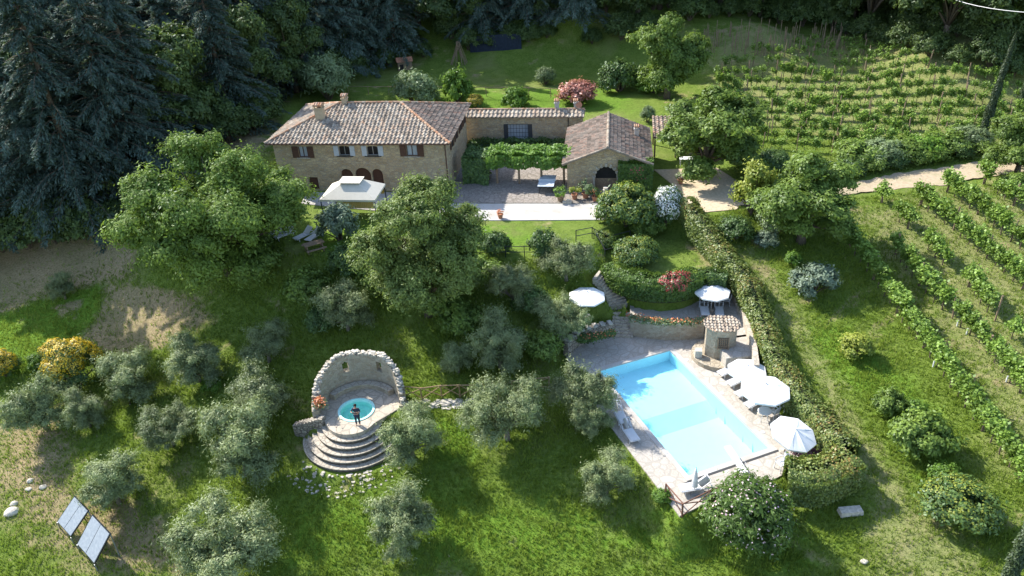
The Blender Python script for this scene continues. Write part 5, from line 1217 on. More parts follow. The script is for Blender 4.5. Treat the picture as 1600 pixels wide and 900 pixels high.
J = [((0, 0, .96), (.15, .11)), ((0, 0, 1.14), (.13, .10)), ((0, 0, 1.34), (.17, .11)), ((0, 0, 1.44), (.10, .08)), ((0, .01, 1.52), (.055, .055)), ((0, .03, 1.58), (.07, .08)), ((0, .035, 1.67), (.078, .095)), ((0, .03, 1.75), (.05, .06)),
     ((.19, 0, 1.40), (.06, .06)), ((.30, .10, 1.22), (.045, .045)), ((.22, .32, 1.36), (.034, .034)), ((.17, .40, 1.42), (.03, .022)),
     ((-.19, 0, 1.40), (.06, .06)), ((-.30, .10, 1.22), (.045, .045)), ((-.22, .32, 1.36), (.034, .034)), ((-.17, .40, 1.42), (.03, .022)),
     ((.10, 0, .88), (.095, .095)), ((.11, .01, .50), (.06, .06)), ((.12, -.01, .09), (.04, .04)), ((.13, .13, .03), (.04, .03)),
     ((-.10, 0, .88), (.095, .095)), ((-.11, .01, .50), (.06, .06)), ((-.12, -.01, .09), (.04, .04)), ((-.13, .13, .03), (.04, .03))]
Ed = [(0, 1), (1, 2), (2, 3), (3, 4), (4, 5), (5, 6), (6, 7), (2, 8), (8, 9), (9, 10), (10, 11), (2, 12), (12, 13), (13, 14), (14, 15), (0, 16), (16, 17), (17, 18), (18, 19), (0, 20), (20, 21), (21, 22), (22, 23)]
bo = skin_body('body', J, Ed, m_skin, t)
def sub_cloth(name, ids, grow, mat):
    js = [(J[i][0], (J[i][1][0] + grow, J[i][1][1] + grow)) for i in ids]; ed = [(ids.index(a), ids.index(b_)) for a, b_ in Ed if a in ids and b_ in ids]; return skin_body(name, js, ed, mat, t)
sub_cloth('shirt', [0, 1, 2, 3, 8, 9, 12, 13], .014, m_cloth)
sub_cloth('trousers', [0, 16, 17, 18, 20, 21, 22], .018, m_cloth)
mb = MB(); mb.lathe([(0, 1.815), (.06, 1.80), (.095, 1.75), (.105, 1.69), (.095, 1.62), (.06, 1.60)], c=(0, .0, 0), nn=14); mb.build('hair', m_hair, t, smooth=True)
for s_ in (-1, 1):
    for k in range(5):
        base = Vector((s_ * (.17 - .012 * (k - 2)), .42, 1.43)); mb = MB(); mb.tube([base, base + Vector((-s_ * .02 if k < 4 else -s_ * .04, .035, .015)), base + Vector((-s_ * .05, .05, 0))], [.009, .008, .006], 5); mb.build('finger', m_skin, t)
mb = MB(); mb.box((0, .47, 1.44), (.2, .12, .05)); o = mb.build('remote_controller', m_iron); o.matrix_world = Matrix.Translation(t.location) @ Matrix.Rotation(R(175), 4, 'Z'); tag(o, 'small dark controller held by the person at the hot tub', 'controller')

# ================================================================== TREES AND SHRUBS
# two great broadleaved trees
def single(t, u, v, rpx, lab, cat='tree', rz=0.0, zs=1.0): return put_tree(Use(t), u, v, rpx, lab, cat, None, rz, zs)
big = make_tree('walnut_tree', 7.4, 5.4, 41, 560, 300, .105, .14, .062, L_OAK, m_bark, .42, sq=(1.15, .95, .86), zmin=-.72, nl=30, amp=.42, soft=.5, nsub=19, spread=.66, rs=(.24, .40))
single(big, 336, 330, 138, 'huge spreading green tree left of the farmhouse on the bank', rz=.4)
big2 = make_tree('walnut_tree', 5.9, 5.9, 43, 540, 300, .11, .135, .055, L_OAK3, m_bark, .36, sq=(.97, .95, 1.30), zmin=-.9, nl=28, amp=.42, soft=.55, nsub=12, spread=.66, rs=(.27, .46))
single(big2, 660, 395, 112, 'great pale green tree in front of the right half of the farmhouse', rz=1.1)
rt = make_tree('walnut_tree', 4.2, 4.3, 47, 330, 230, .12, .14, .065, L_OAK, m_bark, .3, sq=(.92, .92, 1.15), zmin=-.95, nl=20, amp=.5, soft=.5, nsub=10, spread=.64, rs=(.28, .46))
URT = Use(rt)
put_tree(URT, 1046, 84, 62, 'tall fresh green tree on the back lawn beside the upper vineyard', rz=.3, zs=1.05)
put_tree(URT, 1108, 203, 92, 'large rounded green tree beside the vineyard right of the cabin', rz=2.3, zs=.8)
put_tree(URT, 1262, 308, 88, 'big bushy green tree beside the dirt road', rz=4.0, zs=.82)
put_tree(URT, 1603, 222, 52, 'leafy green tree cut by the right edge of the photo above the road', rz=5.2, zs=.85)
# olives
olv = [make_tree('olive_tree', 2.6, 2.15, 60 + i * 9, 210, 200, .15, .095, .022, L_OLIVE, m_obark, .16, sq=(1.05, .9 + .06 * i, .9), zmin=-.85, nl=20, amp=.5, upb=.3, soft=.75, tout=.55, nsub=6 + i, spread=.60, rs=(.30, .52)) for i in range(4)]
UO = [Use(o) for o in olv]
OL = [(55, 630, 50, 'grey green olive at the left edge below the broom bushes'), (197, 588, 48, 'olive growing against the right side of the big yellow broom'), (303, 562, 50, 'olive standing above the tallest twin olive, right of the broom and its neighbour'),
 (262, 668, 42, 'small low olive left of the twin silvery olive'), (398, 612, 58, 'upper half of the tall silvery olive pair left of the steps'), (372, 690, 70, 'lower, largest silvery olive left of the semicircular steps'),
 (172, 752, 50, 'sparse dark olive just above the sun collectors'), (345, 850, 74, 'large olive at the bottom edge right of the sun collectors'), (414, 535, 40, 'dark olive in the shade below the great left tree'),
 (640, 678, 54, 'olive touching the right end of the semicircular steps'), (628, 812, 60, 'olive standing alone in the meadow below the steps'), (790, 640, 66, 'broad silvery olive in the middle below the pole fence'),
 (908, 612, 58, 'olive overhanging the left edge of the pool'), (948, 742, 46, 'small olive in the meadow below the near left pool corner'), (780, 535, 54, 'shaded olive between the great central tree and the pool'),
 (876, 500, 46, 'olive in front of the parasol left of the garden stairs'), (884, 405, 46, 'olive below the lawn fence near the head of the garden stairs'), (538, 480, 48, 'dark shaded olive between the two great trees'),
 (95, 447, 22, 'tiny lone olive on the bare bank at the far left'), (800, 445, 42, 'shaded olive under the right side of the great central tree'),  (925, 655, 34, 'low olive branches beside the shaded loungers'), (715, 560, 30, 'small shaded olive behind the pole fence'), (130, 640, 34, 'low olive between the edge olive and the small low one')]
for i, (u, v, r_, lab) in enumerate(OL): put_tree(UO[i % 4], u, v, r_, lab, 'olive tree', 'olive trees on the slope', zs=rnd.uniform(.92, 1.12))
# assorted shrubs and small trees
SH = {
 'dark': shrub('evergreen_shrub', 1.5, 81, L_SHRUB, 80, 90, .26, .10, .055), 'oak': shrub('green_shrub', 1.5, 82, L_OAK, 80, 90, .28, .12, .06), 'grey': shrub('grey_leaved_shrub', 1.5, 83, L_GREY, 80, 90, .28, .12, .035, sq=(1, 1, .9)),
 'bright': shrub('bright_shrub', 1.4, 84, L_BRIGHT, 70, 80, .28, .12, .06), 'broom': shrub('broom_shrub', 1.4, 85, L_SHRUB, 80, 90, .25, .10, .03, flowers=L_BROOM, nf=12000, fsz=.042, ftop=.05, sq=(1, 1, 1)),
 'red': shrub('red_leaved_shrub', 1.3, 86, L_PHOT, 80, 80, .26, .12, .05), 'redf': shrub('red_flower_shrub', .9, 87, L_SHRUB, 60, 60, .28, .08, .05, flowers=L_RED, nf=3000, fsz=.045, sq=(1.25, 1, .7)),
 'white': shrub('white_flower_shrub', 1.5, 88, L_SHRUB, 80, 90, .27, .11, .05, flowers=L_WHITE, nf=5600, fsz=.06, sq=(.9, .9, 1.1)), 'olean': shrub('oleander_bush', 2.1, 89, L_OAK2, 130, 130, .24, .13, .04, flowers=L_PINK, nf=620, fsz=.06, sq=(1, 1, 1), ftop=-.3),
 'purple': shrub('purple_shrub', .8, 90, L_PURP, 50, 60, .3, .09, .045), 'blue': shrub('blue_green_shrub', 1.3, 91, L_BLUE, 60, 80, .27, .12, .05), 'rhodo': shrub('mottled_shrub', 1.5, 92, L_SHRUB, 90, 90, .26, .10, .05, flowers=L_YEL, nf=3000, fsz=.05), 'yel': shrub('yellow_green_shrub', 1.3, 93, L_YEL, 60, 80, .3, .11, .06, sq=(.9, .9, 1.2))}
US = {k: Use(v) for k, v in SH.items()}
SL = [('broom', 112, 575, 38, 'biggest yellow flowering broom bush on the left slope', 'broom bush', 1.1), ('broom', 88, 552, 20, 'smaller yellow broom bush touching the biggest one from behind', 'broom bush', 1), ('broom', 4, 572, 22, 'yellow broom bush cut by the left edge', 'broom bush', 1), ('bright', 58, 566, 14, 'small yellowish green bush between two brooms', 'shrub', 1), ('broom', 743, 160, 13, 'yellow broom bush peeking over the wing roof', 'broom bush', 1),
 ('yel', 200, 622, 12, 'small yellow green shrub under the olive beside the broom', 'shrub', 1),
 ('grey', 510, 125, 38, 'grey green leafy shrub at the forest edge behind the farmhouse', 'shrub', 1.1), ('grey', 650, 142, 33, 'pale spiky shrub right behind the farmhouse roof', 'shrub', 1), ('bright', 714, 138, 22, 'fresh green young tree rising behind the roof corner', 'shrub', 1.6), ('bright', 805, 155, 22, 'round green shrub behind the wing roof', 'shrub', 1), ('grey', 852, 120, 15, 'small pale shrub alone on the back lawn', 'shrub', 1.1), ('red', 903, 146, 29, 'red leaved shrub on the back lawn behind the wing', 'shrub', .8), ('dark', 968, 122, 29, 'dark round shrub left of the tall back lawn tree', 'shrub', 1.1), ('bright', 1020, 132, 22, 'green shrub at the foot of the tall back lawn tree', 'shrub', .9), ('grey', 1012, 180, 11, 'thin pale shrub behind the cabin ridge', 'shrub', 1.5),
 ('blue', 528, 352, 32, 'blue grey small tree in front of the gazebo', 'shrub', 1.3), ('dark', 540, 408, 28, 'dark shrub between the two great trees', 'shrub', 1.2), ('dark', 772, 382, 24, 'dark shrub right of the great central tree on the lawn', 'shrub', 1.1), ('dark', 850, 382, 25, 'dark upright shrub on the lawn edge by the rail fence', 'shrub', 1.25), ('oak', 755, 425, 30, 'green undergrowth bush in the shade below the lawn', 'shrub', 1), ('oak', 690, 470, 36, 'shaded bush under the great central tree', 'shrub', 1), ('oak', 590, 440, 30, 'shaded bush at the left foot of the great central tree', 'shrub', 1),
 ('rhodo', 978, 325, 44, 'large rounded shrub at the end of the gravel path below the cabin', 'shrub', 1.05), ('white', 1042, 325, 26, 'white blossoming shrub right of the large rounded one', 'shrub', 1.3), ('rhodo', 995, 393, 33, 'mottled shrub on the grass circle', 'shrub', .85), ('redf', 1056, 440, 22, 'bright red flowering shrub on the rim of the grass circle', 'shrub', .9), ('rhodo', 945, 375, 18, 'small mottled shrub at the top left of the grass circle', 'shrub', 1), ('dark', 1118, 432, 18, 'dark spiky shrub behind the terrace parasol', 'shrub', 1), ('oak', 1010, 355, 24, 'green shrub below the white blossoming one', 'shrub', 1), ('dark', 905, 520, 22, 'dark bush on the rough wall by the lower garden stairs', 'shrub', 1),
 ('dark', 1150, 358, 26, 'round dark evergreen ball right of the long hedge', 'shrub', .95), ('yel', 1178, 300, 31, 'yellow green small tree at the edge of the sandy yard', 'shrub', 1.35), ('blue', 1197, 374, 19, 'blue white hydrangea like bush beside the dark evergreen ball', 'shrub', .8), ('grey', 1215, 345, 28, 'grey green shrub between hydrangea and big roadside tree', 'shrub', 1.1),
 ('blue', 1274, 440, 33, 'round grey green shrub alone on the right lawn', 'shrub', .95), ('yel', 1339, 543, 24, 'small pale yellow green bush on the right meadow', 'shrub', .75), ('oak', 1440, 682, 38, 'round green tree at the foot of the front vine row', 'shrub', 1.05), ('oak', 1390, 632, 22, 'slender green sapling above the round green one', 'shrub', 1.2), ('bright', 1430, 645, 18, 'light green sapling touching the round one', 'shrub', 1.2), ('rhodo', 1498, 785, 46, 'large low shrub in the lower right meadow', 'shrub', .75), ('bright', 1478, 745, 22, 'light shrub at the top of the large low one', 'shrub', .9),
 ('olean', 1172, 802, 62, 'large oleander bush with pink white blossoms below the diving board', 'shrub', .95), ('purple', 1262, 716, 20, 'purple red shrub at the corner of the thick hedge', 'shrub', .8), ('bright', 1320, 690, 15, 'bright green shoot growing out of the hedge corner', 'shrub', 1), ('bright', 1240, 405, 12, 'little bright weed bush on the right lawn', 'shrub', 1.2), ('bright', 1035, 775, 14, 'weedy bush left of the corner fence', 'shrub', .8),
 ('oak', 1590, 285, 20, 'low green bush by the road at the right edge', 'shrub', .8), ('oak', 720, 500, 34, 'shaded bush on the slope below the great central tree', 'shrub', 1), ('dark', 830, 470, 28, 'dark evergreen bush between the olives left of the garden stairs', 'shrub', 1.1), ('oak', 845, 540, 30, 'dark green bush in the shade left of the pool head', 'shrub', 1), ('oak', 480, 450, 34, 'shaded bush at the right foot of the great left tree', 'shrub', 1), ('dark', 500, 500, 26, 'dark low bush on the shaded slope above the hot tub', 'shrub', .9), ('dark', 140, 345, 32, 'dark round bush below the conifers at the left', 'shrub', 1), ('bright', 330, 600, 16, 'bright green bush left of the twin olives', 'shrub', .8)]
# hedgerow bank along the uphill side of the dirt road
for i, (u, v) in enumerate(((1175, 262), (1345, 242), (1378, 240), (1412, 236), (1446, 232), (1480, 224), (1515, 218), (1210, 250))):
    SL.append((['oak', 'oak', 'grey', 'oak', 'bright', 'oak', 'grey', 'dark'][i], u, v, 24 + (i * 7) % 8, ['shrub at the left start of the roadside bank', 'first shrub of the roadside bank after the big tree', 'second shrub along the roadside bank', 'grey green third shrub on the roadside bank', 'middle shrub of the roadside bank', 'fifth shrub along the roadside bank', 'sixth shrub of the bank nearest the cypress', 'dark shrub in the shade behind the big roadside tree'][i], 'shrub', .75))
for i, (u, v) in enumerate(((1330, 262), (1362, 256), (1396, 250), (1430, 245), (1464, 238), (1498, 232), (1530, 226), (1300, 268))):
    SL.append((['dark', 'oak', 'dark', 'oak', 'oak', 'dark', 'oak', 'dark'][i], u, v, 20, 'low dark shrub, number %s from the left in the thicket above the dirt road' % ['two', 'three', 'four', 'five', 'six', 'seven', 'eight', 'one'][i], 'shrub', .8))
for k, u, v, r_, lab, cat, zs in SL: put_tree(US[k], u, v, r_, lab, cat, None, zs=zs)
# hydrangea whites
# cypresses
def cypress(name, H, Rc, seed, k=9000):
    t = thing(name, 'c', 'cypress'); g = np.random.default_rng(seed); z = H * g.random(k) ** .85; f = z / H; rr = Rc * np.minimum(1, 4 * f + .35) * (1 - f) ** .55 * g.uniform(.7, 1.05, k) * (1 + .15 * np.sin(z * 3 + 5)); a = g.uniform(0, 6.283, k)
    C = np.stack([rr * np.cos(a), rr * np.sin(a), z + .2], 1); N_ = np.stack([np.cos(a), np.sin(a), .2 + 0 * a], 1) + g.normal(0, .4, (k, 3)); T_ = np.stack([.2 * np.cos(a), .2 * np.sin(a), 1 + 0 * a], 1) + g.normal(0, .15, (k, 3))
    link('crown', quad_mesh('crown', leaf_quads(C, N_, .16, .05, g, T_), L_CON2, g.random(k)), t); mb = MB(); mb.tube([(0, 0, -.2), (0, 0, H * .6)], [.12, .04], 7); mb.build('trunk', m_bark, t); return t
UCy = Use(cypress('cypress_tree', 10.5, .48, 5))
x, y, z, d = G(1530, 224); UCy((x, y, z), 0, (1, 1, 1.0), 'tall thin cypress leaning beside the road at the vineyard edge', 'cypress'); UCy.t.rotation_euler = (0, R(4), 0)
x, y, z, d = G(1592, 172); UCy((x, y, z), 0, (.9, .9, .4), 'short cypress at the right edge above the road tree', 'cypress')
x, y, z, d = G(1572, 915); UCy((x, y, z), 0, (.9, .9, .62), 'cypress rising from the bottom right corner', 'cypress')

# ---- conifers
def conifer(name, H, Rc, seed, droop=.35, lm=L_CON, per=110, irregular=.0):
    t = thing(name, 'c', 'conifer'); g = np.random.default_rng(seed); C = []; N_ = []; T_ = []; tn = []; mb = MB(); mb.tube([(0, 0, -.5), (0, 0, H * .5), (0, 0, H * .97)], [.32, .2, .03], 8)
    z = H * .12
    z = H * .04
    while z < H * .985:
        f = z / H; nb = g.integers(5, 8)
        for _ in range(nb):
            a = g.uniform(0, 6.283); Lb = Rc * (1 - f) ** .8 * g.uniform(.6, 1.12 + irregular) + .25; zz = z + g.uniform(-.3, .3); s = np.linspace(0, 1, 5)
            bx = Lb * s; bzz = zz + Lb * (.22 * s - droop * s ** 2.2 * 1.2)
            pts = [(bx[i] * math.cos(a), bx[i] * math.sin(a), bzz[i]) for i in range(5)]; mb.tube(pts, [.05, .04, .03, .02, .01], 4, cap=False)
            k = int(per * (.35 + Lb / Rc)); S = g.uniform(.12, 1.02, k) ** .8; lat = g.normal(0, 1, k) * .20 * Lb * (1.05 - S) + g.normal(0, .08, k)
            X = np.interp(S, s, bx); Z = np.interp(S, s, bzz) - np.abs(g.normal(0, .16, k)) - np.abs(lat) * .35
            C.append(np.stack([X * math.cos(a) - lat * math.sin(a), X * math.sin(a) + lat * math.cos(a), Z], 1)); N_.append(np.stack([.25 * math.cos(a) + 0 * X, .25 * math.sin(a) + 0 * X, 1 + 0 * X], 1) + g.normal(0, .45, (k, 3)))
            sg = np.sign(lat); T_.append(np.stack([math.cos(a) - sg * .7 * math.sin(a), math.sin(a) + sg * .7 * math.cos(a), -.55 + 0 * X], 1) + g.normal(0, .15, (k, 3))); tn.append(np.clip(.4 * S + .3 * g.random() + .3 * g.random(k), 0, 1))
        z += H * .027
    link('crown', quad_mesh('crown', leaf_quads(np.concatenate(C), np.concatenate(N_), .20, .055, g, np.concatenate(T_)), lm, np.concatenate(tn)), t)
    mb.build('trunk', m_bark, t, smooth=True); return t
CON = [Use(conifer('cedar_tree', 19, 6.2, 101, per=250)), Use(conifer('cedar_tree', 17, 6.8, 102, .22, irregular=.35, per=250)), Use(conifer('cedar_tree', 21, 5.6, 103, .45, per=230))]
FT = []
for i, sd_ in enumerate((111, 112, 113)):
    t_ = make_tree('forest_tree', 4.6, 5.6, sd_, 260, 150, .15, .19, .085, L_FOR, m_bark, .3, sq=(1, 1, 1.3), zmin=-1.0, nl=12, amp=.45, soft=.5, nsub=9, spread=.66, rs=(.3, .48)); FT.append(Use(t_))
front = [(-60, 425), (20, 398), (95, 385), (150, 372), (205, 340), (255, 290), (330, 235), (400, 205), (455, 165), (520, 128), (585, 103), (650, 93), (700, 84), (760, 76), (830, 70), (900, 66), (965, 62), (1030, 45), (1100, 30), (1170, 28), (1240, 38), (1300, 48), (1350, 62), (1410, 80), (1470, 97), (1530, 112), (1590, 126), (1660, 140)]
fw = np.array([G(u, v)[:2] for u, v in front])
ss = np.concatenate([[0], np.cumsum(np.hypot(*np.diff(fw, axis=0).T))]); placed = []
tx = np.gradient(fw, axis=0); tx /= np.linalg.norm(tx, axis=1, keepdims=True); nx_ = np.stack([-tx[:, 1], tx[:, 0]], 1)
nx_[nx_[:, 1] < 0] *= 1
rr_ = random.Random(5); cand = []
for row, off in enumerate((2.8, 7.5, 12.5, 18, 24, 31, 39)):
    s_ = rr_.uniform(0, 3)
    while s_ < ss[-1]:
        q_ = np.array([np.interp(s_, ss, fw[:, 0]), np.interp(s_, ss, fw[:, 1])]); nn_ = np.array([np.interp(s_, ss, nx_[:, 0]), np.interp(s_, ss, nx_[:, 1])]); p = q_ + nn_ * (off + rr_.uniform(-1.5, 1.5)) + np.array([rr_.uniform(-1.5, 1.5), 0])
        cand.append((p, row)); s_ += rr_.uniform(3.6, 5.2) + row * .3
houses_poly = yard_poly
for p, row in cand:
    x, y = p
    if y < 45 or sdist(np.array([x]), np.array([y]), yard_poly)[0] < 3.5: continue
    if any((x - a) ** 2 + (y - b_) ** 2 < 3.9 ** 2 for a, b_ in placed): continue
    if row > 0 and min(np.hypot(fw[:, 0] - x, fw[:, 1] - y)) < 3.5: continue
    if abs(x) > y * .72 + 12: continue
    placed.append((x, y)); z = gz(x, y); side = x < 18
    if (side and rr_.random() < .66) or (x >= 18 and row > 1 and rr_.random() < .3):
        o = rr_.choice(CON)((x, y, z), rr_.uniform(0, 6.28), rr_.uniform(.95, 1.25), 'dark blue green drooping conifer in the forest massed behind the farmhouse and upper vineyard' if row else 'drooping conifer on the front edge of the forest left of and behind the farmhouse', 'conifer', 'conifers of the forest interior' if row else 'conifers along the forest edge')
    else:
        s0 = rr_.uniform(1.15, 1.6) if x > 0 else rr_.uniform(.9, 1.3); o = rr_.choice(FT)((x, y, z), rr_.uniform(0, 6.28), (s0, s0, s0 * rr_.uniform(.9, 1.25)), ('dark leafy tree standing inside the forest behind the front line of trees' if row else 'dark broadleaved tree on the forest edge bordering lawn and upper vineyard'), 'forest tree', 'broadleaved trees inside the forest' if row else 'broadleaved trees along the forest edge')
UB = Use(shrub('undergrowth_bush', 2.2, 95, L_FOR, 90, 90, .26, .14, .07, sq=(1, 1, .95)))
for off in (.3, 4.0):
    s_ = 0
    while s_ < ss[-1]:
        x = float(np.interp(s_, ss, fw[:, 0]) + np.interp(s_, ss, nx_[:, 0]) * off); y = float(np.interp(s_, ss, fw[:, 1]) + np.interp(s_, ss, nx_[:, 1]) * off + rr_.uniform(-.8, .8)); s_ += rr_.uniform(2.4, 4.2)
        if sdist(np.array([x]), np.array([y]), yard_poly)[0] < 2 or (x < 16 and rr_.random() < .35) or abs(x) > y * .72 + 8: continue
        sc_ = rr_.uniform(.6, 1.25); UB((x, y, gz(x, y)), rr_.uniform(0, 6.28), (sc_, sc_, sc_ * rr_.uniform(.8, 1.2)), 'dark bush of the undergrowth along the forest edge', 'bush', 'undergrowth bushes along the forest edge')
print('forest', len(placed))

# ================================================================== VINEYARDS
def vine(seed, ln=.62, top=1.45, k=330):
    t = thing('grapevine', 'v', 'grapevine'); g = np.random.default_rng(seed); nb = 7; cx = g.uniform(-ln, ln, nb); cz = g.uniform(.8, top, nb); i = g.integers(0, nb, k)
    C = np.stack([cx[i] + g.normal(0, .15, k), g.normal(0, .16, k), cz[i] + g.normal(0, .17, k)], 1); N_ = g.normal(0, .5, (k, 3)) + [0, -.15, .75]
    link('foliage', quad_mesh('foliage', leaf_quads(C, N_, (.09), .075, g), L_VINE, g.random(k)), t)
    mb = MB(); mb.tube([(0, 0, -.1), (g.uniform(-.05, .05), .03, .4), (0, 0, .85)], [.045, .035, .03], 5); mb.tube([(-ln * .8, 0, .95), (0, 0, .85), (ln * .8, 0, .95)], .02, 4); mb.build('trunk', m_bark, t); return t
UV = [Use(vine(200 + i, .62 if i < 4 else .35, 1.5 if i < 4 else 1.2, [700, 620, 560, 760, 260, 160][i])) for i in range(6)]
def vpost(h=1.95, r_=.055, m=m_wood):
    mb = MB(); mb.tube([(0, 0, -.2), (.01, 0, h)], r_, 6); return mb.build('vineyard_post', m)
UP = Use(vpost()); UPb = Use(vpost(1.8, .085)); 
def vguard():
    mb = MB(); mb.lathe([(.05, 0), (.05, .5), (.04, .5), (.04, 0)], nn=8); return mb.build('vine_guard', m_white)
UG = Use(vguard())
rows = [([(1325, 388), (1360, 432), (1400, 490), (1455, 562), (1510, 642), (1560, 708), (1610, 775)], 'in the front vine row nearest the pool hedge', .93),
        ([(1398, 398), (1440, 455), (1525, 532), (1597, 622), (1630, 665)], 'in the second front vine row', .78),
        ([(1376, 318), (1402, 345), (1430, 368), (1465, 408), (1505, 440), (1550, 500), (1610, 560)], 'in the third front vine row starting at the road', .6),
        ([(1437, 322), (1475, 350), (1510, 380), (1550, 412), (1610, 465)], 'in the fourth front vine row starting at a thick post', .9),
        ([(1478, 300), (1530, 338), (1570, 372), (1625, 412)], 'in the fifth front vine row starting at a leaning post', .8),
        ([(1536, 288), (1575, 318), (1640, 355)], 'in the sixth front vine row at the right edge', .6)]
vr = random.Random(3); nfront = 0
for ri, (pl, where, dn) in enumerate(rows):
    pts = np.array([G(u, v)[:2] for u, v in pl]); s = np.concatenate([[0], np.cumsum(np.hypot(*np.diff(pts, axis=0).T))]); q_ = 0; pi_ = 0
    while q_ < s[-1]:
        x, y = np.interp(q_, s, pts[:, 0]), np.interp(q_, s, pts[:, 1]); x2, y2 = np.interp(min(q_ + .5, s[-1]), s, pts[:, 0]), np.interp(min(q_ + .5, s[-1]), s, pts[:, 1]); z = gz(x, y); a = math.atan2(y2 - y, x2 - x) if q_ + .5 < s[-1] else 0
        full = vr.random() < dn
        if full or vr.random() < .5:
            UV[vr.randrange(4) if full else 4 + vr.randrange(2)]((x, y, z), a + vr.choice((0, math.pi)), vr.uniform(1.0, 1.3), ('leafy grapevine ' if full else 'young thin grapevine ') + where, 'grapevine', ('full vines ' if full else 'young vines ') + where)
            nfront += 1
        if pi_ % 4 == 0:
            o = (UPb if (pi_ % 12 == 0) else UP)((x + .1, y, z), 0, vr.uniform(.85, 1.1), ('thick pale end post ' if pi_ % 12 == 0 else 'thin wooden stake ') + where, 'post', ('thick posts ' if pi_ % 12 == 0 else 'thin stakes ') + where); o.rotation_euler = (vr.uniform(-.09, .09), vr.uniform(-.09, .09), 0)
        if vr.random() < .06: UG((x - .2, y + .1, z), 0, 1, 'white plastic tube round a young vine ' + where, 'vine guard', 'white guards ' + where)
        q_ += 1.0; pi_ += 1
print('front vines', nfront)
# upper vineyard
vpoly = np.array([G(u, v)[:2] for u, v in ((1118, 100), (1180, 84), (1240, 70), (1340, 68), (1420, 92), (1500, 114), (1610, 150), (1640, 205), (1570, 225), (1500, 228), (1400, 236), (1330, 250), (1200, 245), (1165, 215), (1120, 150))])
a0, a1 = np.array(G(1170, 170)[:2]), np.array(G(1540, 176)[:2]); dv = (a1 - a0) / np.linalg.norm(a1 - a0); nv = np.array([-dv[1], dv[0]])
cn = vpoly.mean(0); slots = []
for j in range(-24, 25):
    for i in range(-75, 76):
        p = cn + nv * j * 2.35 + dv * (i * 1.1 + (j % 3) * .3)
        slots.append((p[0], p[1], i))
SA = np.array(slots); ins = sdist(SA[:, 0], SA[:, 1], vpoly) < 0; SA = SA[ins]; dd = np.hypot(SA[:, 0], SA[:, 1]); SA = SA[np.argsort(dd)]
SZ = height(SA[:, 0], SA[:, 1]); av = math.atan2(dv[1], dv[0]); print('upper slots', len(SA))
left_ = 300 - nfront; cnt = 0; rest = []; nposts = 0; prest = []
for (x, y, i), z in zip(SA, SZ):
    j1, j2 = vr.uniform(-.15, .15), vr.uniform(-.12, .12)
    if vr.random() > .12:
        if cnt < left_: UV[vr.choice((1, 2, 4, 4, 5))]((x + j1, y + j2, z), av + vr.choice((0, math.pi)), vr.uniform(.85, 1.15), 'low leafy grapevine in one of the nearest rows of the upper vineyard', 'grapevine', 'grapevines in the nearest rows of the upper vineyard'); cnt += 1
        else: rest.append((x + j1, y + j2, z))
    if int(i) % 3 == 0:
        if nposts < 150: o = UP((x + .4, y, z), 0, vr.uniform(.85, 1.15), 'thin weathered stake in the nearest rows of the upper vineyard', 'post', 'stakes in the nearest rows of the upper vineyard'); o.rotation_euler = (vr.uniform(-.09, .09), vr.uniform(-.09, .09), 0); nposts += 1
        else: prest.append((x + .4, y, z))
g = np.random.default_rng(77); C = []
for (x, y, z) in rest:
    k = 120; cx = g.uniform(-.6, .6, 4); cz = g.uniform(.8, 1.5, 4); i = g.integers(0, 4, k); lx = cx[i] + g.normal(0, .16, k); ly = g.normal(0, .16, k)
    C.append(np.stack([x + dv[0] * lx + nv[0] * ly, y + dv[1] * lx + nv[1] * ly, z + cz[i] + g.normal(0, .17, k)], 1))
C = np.concatenate(C) if C else np.zeros((4, 3)); o = link('far_vines', quad_mesh('far_vines', leaf_quads(C, g.normal(0, .5, (len(C), 3)) + [0, -.15, .75], .12, .095, g), L_VINE, g.random(len(C)))); tag(o, 'mass of low vines filling the farther rows of the upper vineyard', 'vines', kind='stuff')
mb = MB()
for (x, y, z) in rest: mb.tube([(x, y, z - .1), (x, y, z + .9)], .035, 4, cap=False)
for (x, y, z) in prest: mb.tube([(x, y, z), (x + vr.uniform(-.12, .12), y, z + vr.uniform(1.6, 2.2))], .04, 4, cap=False)
# shaded strip of bare stakes at the forest edge
for _ in range(120):
    x, y, z, _d = G(vr.uniform(1095, 1330), vr.uniform(50, 90)); mb.tube([(x, y, z), (x + vr.uniform(-.1, .1), y, z + 1.9)], .04, 4, cap=False)
o = mb.build('far_stakes', m_wood, fix=False); tag(o, 'stakes and vine trunks of the farther rows of the upper vineyard', 'stakes', kind='stuff')

